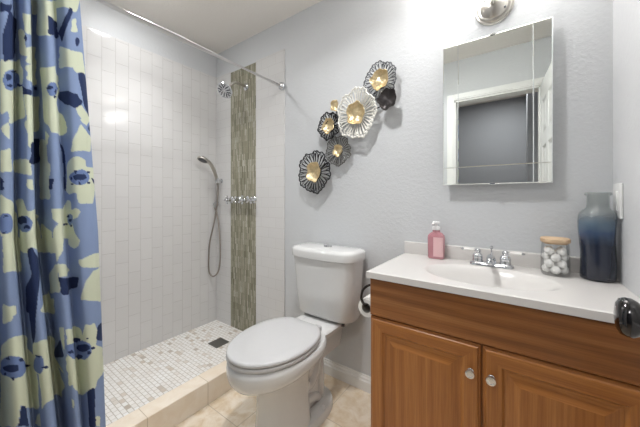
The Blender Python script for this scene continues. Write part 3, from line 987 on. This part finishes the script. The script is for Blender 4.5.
# the print plus one painted fold shade, drawn in cloth coordinates (arc length, height)
AA, ZZ = np.meshgrid(ca, cz)
PA = np.where(AA > 0.80, AA - 0.55, AA)
BLUE, PALE, NAVY, MID = (np.array(lin(*c)) for c in ((133, 151, 186), (205, 211, 188), (44, 56, 90), (112, 132, 176)))
colr = np.tile(BLUE, (nz, na, 1)).astype(float)
def rounded(P, n=5):
    a, b, d, e = np.roll(P, 1, 0), P, np.roll(P, -1, 0), np.roll(P, -2, 0)
    out = []
    for k in range(n):
        t = k / n
        out.append(.5 * (2 * b + (d - a) * t + (2 * a - 5 * b + 4 * d - e) * t * t + (3 * b - a - 3 * d + e) * t ** 3))
    return np.stack(out, 1).reshape(-1, 2)
for ln in PAT.strip().split('\n'):
    k, *v = ln.split()
    P = rounded(np.array(v, float).reshape(-1, 2) / 1000.0)
    lo, hi = P.min(0) - .004, P.max(0) + .004
    rows_ = np.where((cz >= lo[1]) & (cz <= hi[1]))[0]
    if len(rows_) == 0:
        continue
    sl = slice(rows_[0], rows_[-1] + 1)
    xx, yy = PA[sl], ZZ[sl]
    ins = np.zeros(xx.shape, bool)
    for (x0, y0), (x1, y1) in zip(P, np.roll(P, -1, axis=0)):
        if y0 == y1:
            continue
        c = (y0 > yy) != (y1 > yy)
        ins ^= c & (xx < (x1 - x0) * (yy - y0) / (y1 - y0) + x0)
    colr[sl][ins] = {'P': PALE, 'N': NAVY, 'B': MID}[k]
ca_ = me.color_attributes.new('print', 'FLOAT_COLOR', 'POINT')
ca_.data.foreach_set('color', colr.reshape(-1).astype(np.float32))
me.materials.append(M['cloth'])
me.polygons.foreach_set('use_smooth', [True] * len(me.polygons))
me.update()
curtain = thing('shower_curtain', 'blue shower curtain printed with pale flowers and navy stems', 'shower curtain', (SHOWER_X, -1.3, RZ))
o = bpy.data.objects.new('cloth', me)
COL.objects.link(o)
o.parent = curtain
o.location = (-SHOWER_X, 1.3, -RZ)
for k in range(9):
    yy = -1.475 + k * 0.036
    bm = bmesh.new()
    R_ = 0.0205
    tube(bm, [(R_ * math.cos(t), 0.0, R_ * math.sin(t)) for t in [2 * PI * j / 20 for j in range(20)]], 0.0018, 8)
    tube(bm, [(0, 0, -R_), (0, 0, -R_ - 0.008)], 0.0018, 8)
    link('curtain_ring', bm, M['chrome'], curtain, 60, (0, yy + 1.3, -0.0045))

# ---- shower fittings
SX = -1.81
sh = thing('fixed_shower', 'round chrome shower head on a bent arm above the green mosaic strip', 'shower head', (SX, -0.009, 2.05))
def rel(o, root):
    o.location = -root.location
    return o
bm = bmesh.new()
lathe(bm, [(0.030, 0), (0.030, 0.003), (0.024, 0.009), (0.012, 0.013)], (SX, -0.0095, 2.045), (0, -1, 0), 24)
rel(link('flange', bm, M['chrome'], sh, 40), sh)
hc = Vector((-1.822, -0.205, 1.955))         # centre of the spray face
hn = Vector((0.22, -0.66, -0.62)).normalized()
bm = bmesh.new()
tube(bm, smooth_path([(SX, -0.012, 2.045), (SX, -0.07, 2.048), (SX - 0.004, -0.125, 2.043), tuple(hc - hn * 0.062)], 8), 0.0095, 14)
rel(link('arm', bm, M['nickel'], sh, 60), sh)
bm = bmesh.new()
lathe(bm, [(0.012, -0.064), (0.017, -0.058), (0.018, -0.046), (0.014, -0.038), (0.022, -0.030), (0.045, -0.020), (0.060, -0.012), (0.063, -0.004), (0.060, 0.0)], hc, tuple(hn), 36)
head = rel(link('head', bm, M['chrome'], sh, 40), sh)
bm = bmesh.new()
a_, b_, _ = frame_of(hn)
for ring, (rr, n) in enumerate(((0.014, 6), (0.028, 9), (0.042, 12), (0.052, 18))):
    for k in range(n):
        t = 2 * PI * (k + 0.5 * (ring % 2)) / n
        c = hc + (a_ * math.cos(t) + b_ * math.sin(t)) * rr
        if ring in (1, 2):
            d = (a_ * math.cos(t) + b_ * math.sin(t)) * 0.007
            tube(bm, [c - d - hn * 0.001, c - d + hn * 0.0025, c + d + hn * 0.0025, c + d - hn * 0.001], 0.0032, 6)
        else:
            lathe(bm, [(0.0024, -0.001), (0.0022, 0.003), (0.001, 0.0034)], tuple(c), tuple(hn), 8)
o = link('spray_nozzles', bm, M['grey_plastic'], head, 60)

hs = thing('hand_shower', 'grey hand shower in a wall bracket with a long looping hose', 'hand shower', (-2.146, -0.009, 1.29))
bm = bmesh.new()
lathe(bm, [(0.022, 0), (0.022, 0.004), (0.013, 0.010), (0.012, 0.030)], (-2.146, -0.0095, 1.290), (0, -1, 0), 20)
box(bm, -2.162, -2.130, -0.066, -0.036, 1.268, 1.314, bev=0.006, seg=3)
rel(link('bracket', bm, M['chrome'], hs, 40), hs)
hp = smooth_path([(-2.146, -0.045, 1.255), (-2.145, -0.056, 1.30), (-2.142, -0.078, 1.36), (-2.136, -0.115, 1.42), (-2.130, -0.150, 1.450)], 8)
bm = bmesh.new()
n_ = len(hp)
tube(bm, hp, [0.010 + 0.004 * math.sin(PI * i / (n_ - 1)) + 0.002 * i / n_ for i in range(n_)], 16)
rel(link('handle', bm, M['nickel'], hs, 60), hs)
sn = Vector((0.05, -0.45, -0.89)).normalized()
sc_ = Vector((-2.124, -0.200, 1.450))
bm = bmesh.new()
lathe(bm, [(0.014, -0.030), (0.028, -0.024), (0.043, -0.012), (0.048, -0.003), (0.046, 0.003), (0.040, 0.004)], sc_, tuple(sn), 28)
tube(bm, [tuple(hp[-2]), tuple(sc_ - sn * 0.012 + Vector((0, 0.02, 0)))], [0.014, 0.014], 14)
sprh = rel(link('spray_head', bm, M['nickel'], hs, 50), hs)
bm = bmesh.new()
lathe(bm, [(0.037, 0.0042), (0.034, 0.0055), (0.004, 0.006)], sc_, tuple(sn), 24)
link('spray_face', bm, M['grey_plastic'], sprh, 50)
bm = bmesh.new()
lathe(bm, [(0.024, 0), (0.025, 0.004), (0.021, 0.012), (0.012, 0.016), (0.011, 0.034)], (-2.200, -0.0095, 1.085), (0, -1, 0), 20)
lathe(bm, [(0.015, 0.0), (0.015, 0.014), (0.010, 0.024), (0.010, 0.036)], (-2.200, -0.040, 1.090), (0, 0, -1), 16)
rel(link('wall_elbow', bm, M['chrome'], hs, 40), hs)
bm = bmesh.new()
hose = smooth_path([(-2.146, -0.045, 1.256), (-2.147, -0.043, 1.20), (-2.158, -0.044, 1.08), (-2.185, -0.060, 0.90), (-2.203, -0.085, 0.75), (-2.206, -0.095, 0.60), (-2.200, -0.095, 0.50), (-2.178, -0.088, 0.462), (-2.150, -0.078, 0.458),
                    (-2.110, -0.066, 0.50), (-2.096, -0.056, 0.60), (-2.112, -0.046, 0.75), (-2.150, -0.034, 0.90), (-2.188, -0.026, 1.00), (-2.199, -0.036, 1.04), (-2.200, -0.040, 1.056)], 8)
tube(bm, hose, 0.0065, 12)
o = rel(link('hose', bm, M['steel_hose'], hs, 60), hs)
o['label'] = 'ribbed steel hose'

VL = 'chrome cross handle shower valve, %s of four on the mosaic strip'
for x, lab in ((-2.0, VL % 'leftmost'), (-1.899, VL % 'second from left'), (-1.795, VL % 'second from right'), (-1.71, VL % 'rightmost')):
    z = 1.122
    v = thing('shower_valve', lab, 'valve', (x, -0.0095, z), 'cross handle shower valves')
    bm = bmesh.new()
    lathe(bm, [(0.028, 0), (0.029, 0.003), (0.024, 0.009), (0.016, 0.014), (0.015, 0.040), (0.011, 0.042)], (0, 0, 0), (0, -1, 0), 24)
    link('flange', bm, M['chrome'], v, 40)
    bm = bmesh.new()
    lathe(bm, [(0.010, 0.036), (0.014, 0.042), (0.014, 0.056), (0.010, 0.062), (0.003, 0.064)], (0, 0, 0), (0, -1, 0), 18)
    for k in range(4):
        t = PI / 4 + k * PI / 2 + (x + 1.899) * 7.5
        d = Vector((math.cos(t), 0, math.sin(t)))
        c = Vector((0, -0.049, 0))
        pr = [(0.0, 0.0065), (0.014, 0.0060), (0.022, 0.0075), (0.029, 0.0095), (0.034, 0.0085), (0.037, 0.004)]
        tube(bm, [c + d * q for q, _ in pr], [r for _, r in pr], 12)
    link('cross_handle', bm, M['chrome'], v, 60)

dr = thing('shower_drain', 'square dark grey shower drain in the marble mosaic floor', 'drain', (-1.852, -0.235, 0.035))
bm = bmesh.new()
for a in ((-.062, .062, -.062, -.052), (-.062, .062, .052, .062), (-.062, -.052, -.052, .052), (.052, .062, -.052, .052)):
    box(bm, a[0] * .9, a[1] * .9, a[2] * .9, a[3] * .9, 0.0003, 0.0045, bev=0.001)
link('frame', bm, M['drain'], dr)
bm = bmesh.new()
for k in range(9):
    box(bm, -.0468, .0468, -.0455 + k * 0.0104, -.038 + k * 0.0104, 0.0005, 0.0035)
link('grate', bm, M['drain'], dr)

# ---- flower wall sculpture
fs = thing('flower_wall_sculpture', 'cluster of metal wall flowers in black, grey and white with gold centres', 'wall sculpture', (-0.83, 0, 1.55))
def blossom(cx, cz_, w, h, ybase, lift, mat, core_r, core_d, nsp, seed, lab, tilt=(0, 0), wires=2, dens=0.0026):
    rnd = random.Random(seed)
    bm = bmesh.new()
    rw, rh = w / 2, h / 2
    def P(t, u, dz=0.0):
        lobe = 1 + (0.05 * math.sin(5 * t + seed) + 0.035 * math.sin(11 * t + 2 * seed)) * u
        x, z = rw * u * lobe * math.cos(t), rh * u * lobe * math.sin(t)
        y = ybase - lift * u ** 1.6 - 0.004 * math.sin(9 * t + seed) * u * u + tilt[0] * x + tilt[1] * z - dz
        return Vector((cx + x, y, cz_ + z))
    u0 = core_r / min(rw, rh) * 0.72
    for k in range(nsp):
        t = 2 * PI * k / nsp + rnd.uniform(-.03, .03)
        tube(bm, [P(t, u0), P(t + .02, (u0 + .9) / 2), P(t, 0.88)], [dens * .8, dens, dens * 1.1], 5)
        if wires > 1:     # each rib forks towards the rim
            q = PI / nsp
            tube(bm, [P(t, (u0 + .8) / 2 + .02), P(t + q * .8, 0.84), P(t + q, 0.95)], dens * .75, 5)
            tube(bm, [P(t, 0.72), P(t - q * .55, 0.97)], dens * .7, 5)
    m = 6 * nsp
    # scalloped rim band
    for u_, wd_ in ((0.94, dens * 1.1),):
        pts = [P(2 * PI * k / m, u_ + 0.055 * abs(math.sin(nsp * PI * k / m / 1.0))) for k in range(m + 1)]
        tube(bm, pts, wd_, 6)
    pts = [P(2 * PI * k / m, u0 * 1.06) for k in range(m + 1)]
    tube(bm, pts, dens * 1.3, 6)
    # rod that holds it off the wall
    tube(bm, [(cx, -0.001, cz_), (cx, ybase, cz_)], 0.004, 8)
    o = rel(link('blossom', bm, mat, fs, 60), fs)
    o['label'] = lab
    bm = bmesh.new()
    core(bm, cx, ybase + 0.001, cz_, core_r, core_d, seed)
    link('gold_cup', bm, M['gold'], o, 25)
    return o
def core(bm, cx, y, cz_, r, d, seed, n=30):
    rings = []
    for j, (u, hh) in enumerate(((0.25, 0.0), (0.55, 0.12), (0.85, 0.55), (1.0, 1.0), (0.97, 1.02), (0.82, 0.60), (0.5, 0.22), (0.15, 0.14))):
        ring = []
        for k in range(n):
            t = 2 * PI * k / n
            w = 1 + 0.07 * math.sin(5 * t + seed) * u + 0.05 * math.sin(8 * t + seed * 3) * u
            ring.append((cx + r * u * w * math.cos(t), y - d * hh - 0.006 * u * math.sin(3 * t + seed), cz_ + r * 1.12 * u * w * math.sin(t)))
        rings.append(ring)
    loft(bm, rings)
blossom(-0.768, 1.628, 0.250, 0.290, -0.045, 0.022, M['white_wire'], 0.060, 0.030, 34, 1, 'largest blossom, white openwork petals', dens=0.0042)
blossom(-1.081, 1.306, 0.255, 0.270, -0.035, 0.022, M['black_wire'], 0.058, 0.030, 26, 2, 'black openwork blossom lowest on the wall', dens=0.0038)
blossom(-0.906, 1.429, 0.180, 0.182, -0.028, 0.014, M['grey_wire'], 0.034, 0.020, 28, 3, 'grey openwork blossom beside the lowest one', dens=0.0026)
blossom(-0.965, 1.587, 0.155, 0.170, -0.040, 0.018, M['black_wire'], 0.044, 0.026, 20, 4, 'small black openwork blossom', dens=0.0038)
blossom(-0.623, 1.789, 0.188, 0.205, -0.038, 0.018, M['slate_wire'], 0.052, 0.030, 26, 5, 'slate grey openwork blossom at the top', dens=0.0028)
bm = bmesh.new()
core(bm, -0.921, -0.045, 1.706, 0.031, 0.014, 8)
tube(bm, [(-0.921, -0.001, 1.706), (-0.921, -0.046, 1.706)], 0.004, 8)
o = rel(link('gold_disc', bm, M['gold'], fs, 25), fs)
bm = bmesh.new()
core(bm, -0.574, -0.060, 1.668, 0.052, 0.018, 11)
tube(bm, [(-0.574, -0.001, 1.668), (-0.574, -0.061, 1.668)], 0.004, 8)
o = rel(link('dark_disc', bm, M['dark_disc'], fs, 25), fs)
bm = bmesh.new()
tube(bm, [(-1.081, -0.016, 1.306), (-0.906, -0.016, 1.429), (-0.965, -0.016, 1.587), (-0.921, -0.016, 1.706)], 0.0028, 8)
tube(bm, [(-0.965, -0.016, 1.587), (-0.768, -0.016, 1.628), (-0.623, -0.016, 1.789), (-0.574, -0.016, 1.668), (-0.768, -0.016, 1.628)], 0.0028, 8)
o = rel(link('frame_wire', bm, M['black_wire'], fs, 60), fs)

# ---- wall sconce above the mirror
SCX, SCZ = -0.092, 2.002
sc = thing('wall_light', 'brushed nickel wall light with round back plate above the mirror', 'wall light', (SCX, 0, SCZ))
bm = bmesh.new()
lathe(bm, [(0.074, 0.0005), (0.076, 0.006), (0.073, 0.011), (0.067, 0.012), (0.062, 0.017), (0.054, 0.019), (0.050, 0.024), (0.036, 0.034), (0.020, 0.040), (0.014, 0.042)], (0, 0, 0), (0, -1, 0), 48)
bp = link('back_plate', bm, M['nickel'], sc, 25)
for a in (-0.9, 2.0):
    bm = bmesh.new()
    p = Vector((0.047 * math.cos(a + 0.4), -0.0235, 0.047 * math.sin(a + 0.4)))
    lathe(bm, [(0.0055, 0), (0.0055, 0.003), (0.003, 0.005)], p, (0, -1, 0), 12)
    link('screw', bm, M['grey_plastic'], bp, 40)
bm = bmesh.new()
tube(bm, smooth_path([(0, -0.040, 0), (0, -0.062, 0.006), (0, -0.098, 0.026), (0, -0.112, 0.070), (0, -0.112, 0.105)], 8), 0.0085, 14)
tube(bm, [(-0.17, -0.112, 0.105), (0.17, -0.112, 0.105)], 0.009, 14)
for x in (-0.16, 0, 0.16):
    lathe(bm, [(0.010, 0.0), (0.024, 0.010), (0.026, 0.030)], (x, -0.112, 0.105), (0, 0, 1), 20)
link('arm', bm, M['nickel'], sc, 60)
for x in (-0.16, 0, 0.16):
    bm = bmesh.new()
    lathe(bm, [(0.024, 0.0), (0.034, 0.02), (0.048, 0.06), (0.054, 0.10), (0.060, 0.125), (0.056, 0.125), (0.050, 0.10), (0.044, 0.06), (0.03, 0.022), (0.01, 0.008)], (x, -0.112, 0.128), (0, 0, 1), 24)
    link('glass_shade', bm, M['lamp_glass'], sc, 60)

for (x, y, _), nm in ((SHOWER_LAMP, 'round recessed ceiling light over the shower'), (ROOM_LAMP, 'round recessed ceiling light over the toilet side of the room')):
    d = thing('recessed_light', nm, 'ceiling light', (x, y, H))
    bm = bmesh.new()
    lathe(bm, [(0.088, -0.0003), (0.089, -0.004), (0.080, -0.009), (0.072, -0.010), (0.070, -0.006)], n=40, cap1=False)
    link('trim_ring', bm, M['trim'], d, 40)
    bm = bmesh.new()
    lathe(bm, [(0.071, -0.006), (0.066, -0.013), (0.05, -0.019), (0.03, -0.0225), (0.002, -0.0235)], n=40)
    link('lens', bm, M['downlight_glass'], d, 40)

# ---- things on the vanity top
sb = thing('soap_bottle', 'pink soap bottle with white pump at the back of the vanity top', 'soap bottle', (-0.328, -0.060, TZ + 0.0006), None)
bm = bmesh.new()
loft(bm, [rrect(0, 0, 0.033, 0.021, 0.014, 0.0, 5), rrect(0, 0, 0.037, 0.024, 0.016, 0.006, 5), rrect(0, 0, 0.038, 0.025, 0.016, 0.10, 5), rrect(0, 0, 0.036, 0.024, 0.016, 0.112, 5), rrect(0, 0, 0.027, 0.019, 0.014, 0.122, 5), rrect(0, 0, 0.017, 0.017, 0.0165, 0.128, 5), rrect(0, 0, 0.0165, 0.0165, 0.016, 0.142, 5)])
bt = link('bottle', bm, M['soap'], sb, 40)
bm = bmesh.new()
pts = [(x, -0.0256 + 0.0004) for x in (-0.008, 0.0, 0.012, 0.022)] + [(0.030, -0.0235), (0.0352, -0.0195)]
loft(bm, [[(x, y - 0.0006, 0.012) for x, y in pts] + [(x, y + 0.0002, 0.012) for x, y in pts[::-1]], [(x, y - 0.0006, 0.104) for x, y in pts] + [(x, y + 0.0002, 0.104) for x, y in pts[::-1]]])
link('label', bm, M['pink_label'], bt)['label'] = 'pale pink paper label'
bm = bmesh.new()
lathe(bm, [(0.018, 0.138), (0.0185, 0.141), (0.0185, 0.152), (0.016, 0.155), (0.008, 0.157), (0.006, 0.159), (0.006, 0.166), (0.012, 0.168), (0.0165, 0.170), (0.017, 0.176), (0.012, 0.179), (0.004, 0.180)], n=24)
tube(bm, smooth_path([(0, 0, 0.174), (-0.004, -0.02, 0.174), (-0.006, -0.034, 0.171), (-0.007, -0.040, 0.166)], 5), 0.0055, 10)
link('pump', bm, M['pump_white'], sb, 40)

JX, JY = 0.112, -0.098
jar = thing('cotton_jar', 'clear glass jar with pale wooden lid between faucet and blue vase', 'jar', (JX, JY, TZ + 0.0006))
bm = bmesh.new()
op = [(0.037, 0.0), (0.042, 0.003), (0.0445, 0.010), (0.0442, 0.050), (0.043, 0.100), (0.041, 0.118), (0.041, 0.124)]
ip = [(0.0390, 0.124), (0.0390, 0.118), (0.0412, 0.098), (0.0424, 0.050), (0.0424, 0.012), (0.038, 0.007), (0.001, 0.006)]
def sq(r, z, n=40):     # softly squared jar section
    return [(r * math.copysign(abs(math.cos(2 * PI * k / n)) ** 0.78, math.cos(2 * PI * k / n)), r * math.copysign(abs(math.sin(2 * PI * k / n)) ** 0.78, math.sin(2 * PI * k / n)), z) for k in range(n)]
loft(bm, [sq(r, z) for r, z in op + ip])
link('glass_body', bm, M['jar_glass'], jar, 50)
bm = bmesh.new()
loft(bm, [sq(r, z) for r, z in ((0.0375, 0.119), (0.0375, 0.1245), (0.043, 0.1246), (0.0448, 0.127), (0.0448, 0.138), (0.0425, 0.1405), (0.02, 0.141))])
link('lid', bm, M['lid_wood'], jar, 40)['label'] = 'pale wooden lid'
def cotton_mesh(seed):
    rnd = random.Random(seed)
    bm = bmesh.new()
    bmesh.ops.create_icosphere(bm, subdivisions=3, radius=0.0148)
    ph = [rnd.uniform(0, 6) for _ in range(3)]
    for v in bm.verts:
        p = v.co.normalized()
        v.co *= 1 + 0.07 * math.sin(7 * p.x + ph[0]) * math.sin(6 * p.y + ph[1]) + 0.05 * math.sin(9 * p.z + ph[2])
    return bm
protos = []
n_ball = 0
for lay in range(4):
    for k in range(5):
        t = 2 * PI * k / 4 + lay * PI / 4
        rr, dz = (0.0255, 0.0) if k < 4 else (0.0, 0.0116)
        if k == 4 and lay == 3:
            continue
        pos = (JX + rr * math.cos(t), JY + rr * math.sin(t), TZ + 0.0225 + lay * 0.0233 + dz)
        if len(protos) < 3:
            b = link('cotton_ball', cotton_mesh(len(protos)), M['cotton'], None, 180)
            protos.append(b)
        else:
            b = protos[n_ball % 3].copy()
            COL.objects.link(b)
        b.location = pos
        b.rotation_euler = (n_ball * 1.3, n_ball * 0.7, n_ball * 2.1)
        tag(b, 'white cotton ball packed inside the wooden lidded glass jar', 'cotton ball', 'cotton balls in the jar')
        n_ball += 1

bm = bmesh.new()
prof = [(0.040, 0.0), (0.0455, 0.003), (0.0478, 0.010), (0.0480, 0.05), (0.0472, 0.10), (0.0480, 0.15), (0.0500, 0.185), (0.0512, 0.21), (0.0508, 0.228), (0.048, 0.240), (0.041, 0.249), (0.034, 0.254), (0.0305, 0.260), (0.0298, 0.270), (0.0298, 0.298), (0.0305, 0.302), (0.0355, 0.304), (0.0365, 0.308), (0.0355, 0.312), (0.0320, 0.3135), (0.0275, 0.311), (0.0265, 0.300), (0.0265, 0.268), (0.028, 0.258), (0.036, 0.247), (0.045, 0.236), (0.0478, 0.224), (0.048, 0.206), (0.045, 0.15), (0.044, 0.10), (0.0445, 0.05), (0.044, 0.014), (0.001, 0.010)]
n = 48
loft(bm, [[((r * math.cos(2 * PI * k / n)) + 0.0024 * math.sin(z * 26), r * math.sin(2 * PI * k / n), z) for k in range(n)] for r, z in prof])
vase = link('vase', bm, M['vase'], None, 60, (0.2285, -0.094, TZ + 0.0006))
tag(vase, 'tall blue glass bottle vase, clear at its neck and navy below', 'vase')

# ---- faucet
FX, FY = -0.098, -0.085
fa = thing('faucet', 'chrome two handle faucet with white lever handles behind the basin', 'faucet', (FX, FY, TZ + 0.0006))
bm = bmesh.new()
loft(bm, [rrect(0, 0, 0.082, 0.027, 0.0265, 0.0, 8), rrect(0, 0, 0.082, 0.027, 0.0265, 0.006, 8), rrect(0, 0, 0.078, 0.024, 0.0235, 0.012, 8), rrect(0, 0, 0.070, 0.019, 0.0185, 0.015, 8)])
link('base_plate', bm, M['chrome'], fa, 40)
for s in (-1, 1):
    bm = bmesh.new()
    lathe(bm, [(0.021, 0.012), (0.0215, 0.018), (0.019, 0.024), (0.0205, 0.034), (0.019, 0.044), (0.013, 0.050), (0.010, 0.053), (0.012, 0.057), (0.0125, 0.063), (0.009, 0.069), (0.003, 0.071)], (s * 0.051, 0, 0), n=24)
    hb = link('handle', bm, M['chrome'], fa, 45)
    bm = bmesh.new()
    d = Vector((s * 0.985, 0.10, 0.02))
    c = Vector((s * 0.051, 0, 0.061))
    pr = [(0.010, 0.0060), (0.016, 0.0052), (0.030, 0.0056), (0.048, 0.0066), (0.056, 0.0062)]
    tube(bm, [c + d * q for q, _ in pr], [r for _, r in pr], 12)
    lv = link('lever', bm, M['white_ceramic'], hb, 60)
    lv['label'] = 'white ceramic lever'
    bm = bmesh.new()
    pr = [(0.0555, 0.0066), (0.060, 0.0068), (0.064, 0.0045), (0.067, 0.0045), (0.069, 0.002)]
    tube(bm, [c + d * q for q, _ in pr], [r for _, r in pr], 12)
    link('lever_tip', bm, M['chrome'], lv, 60)
bm = bmesh.new()
lathe(bm, [(0.020, 0.012), (0.019, 0.022), (0.016, 0.034), (0.013, 0.042), (0.004, 0.046)], (0, 0.0, 0), n=24)
tube(bm, smooth_path([(0, 0.002, 0.026), (0, -0.020, 0.040), (0, -0.052, 0.046), (0, -0.088, 0.043), (0, -0.104, 0.034)], 8), [0.013] * 9 + [0.0125] * 8 + [0.0115] * 8 + [0.011] * 8, 16)
lathe(bm, [(0.0115, 0), (0.012, 0.006), (0.010, 0.010)], (0, -0.105, 0.036), (0, -0.4, -0.9), 16)
link('spout', bm, M['chrome'], fa, 50)
bm = bmesh.new()
lathe(bm, [(0.003, 0.030), (0.003, 0.070), (0.0065, 0.073), (0.0075, 0.078), (0.0065, 0.083), (0.002, 0.085)], (0, 0.016, 0), n=14)
link('lift_rod', bm, M['chrome'], fa, 50)

# ---- toilet paper on the side of the vanity
RX, RY, RZ2 = -0.531, -0.365, 0.680
tp = thing('toilet_paper_holder', 'dark bronze curved paper holder on the side of the oak vanity', 'paper holder', (VX0, -0.40, 0.765))
bm = bmesh.new()
lathe(bm, [(0.020, 0.0005), (0.020, 0.004), (0.012, 0.009), (0.008, 0.012)], (VX0, -0.405, 0.766), (-1, 0, 0), 20)
rel(link('mount', bm, M['bronze'], tp, 40), tp)
bm = bmesh.new()
arm = smooth_path([(VX0 - 0.010, -0.405, 0.766), (VX0 - 0.028, -0.409, 0.764), (VX0 - 0.050, -0.414, 0.744), (VX0 - 0.059, -0.416, 0.712), (VX0 - 0.054, -0.416, 0.690), (RX, -0.414, RZ2), (RX, -0.385, RZ2), (RX, -0.305, RZ2)], 8)
tube(bm, arm, 0.0055, 12)
lathe(bm, [(0.009, 0), (0.012, 0.004), (0.012, 0.010), (0.004, 0.014)], (RX, -0.306, RZ2), (0, 1, 0), 14)
rel(link('arm', bm, M['bronze'], tp, 60), tp)
roll = thing('toilet_paper_roll', 'white toilet paper roll hanging on the bronze holder beside the vanity', 'toilet paper', (RX, RY, RZ2))
zc_ = -0.0143
bm = bmesh.new()
lathe(bm, [(0.0215, -0.045), (0.0385, -0.045), (0.0392, -0.043), (0.0392, 0.043), (0.0385, 0.045), (0.0215, 0.045), (0.0215, -0.045)], (0, 0, zc_), (0, 1, 0), 36, cap0=False, cap1=False)
link('paper', bm, M['paper'], roll, 40)
bm = bmesh.new()
lathe(bm, [(0.0214, -0.0455), (0.0214, 0.0455), (0.0200, 0.0455), (0.0200, -0.0455), (0.0214, -0.0455)], (0, 0, zc_), (0, 1, 0), 28, cap0=False, cap1=False)
link('core', bm, M['card'], roll, 40)

# ---- switch plate on the right wall
sw = thing('switch_plate', 'white switch plate on the right wall above the blue vase', 'light switch', (XR, -0.088, 1.127))
bm = bmesh.new()
box(bm, -0.008, -0.0005, -0.044, 0.044, -0.061, 0.061, bev=0.003, seg=3)
link('cover_plate', bm, M['switch'], sw, 40)
bm = bmesh.new()
box(bm, -0.012, -0.007, -0.017, 0.017, -0.034, 0.034, bev=0.002)
link('rocker', bm, M['switch'], sw, 40)
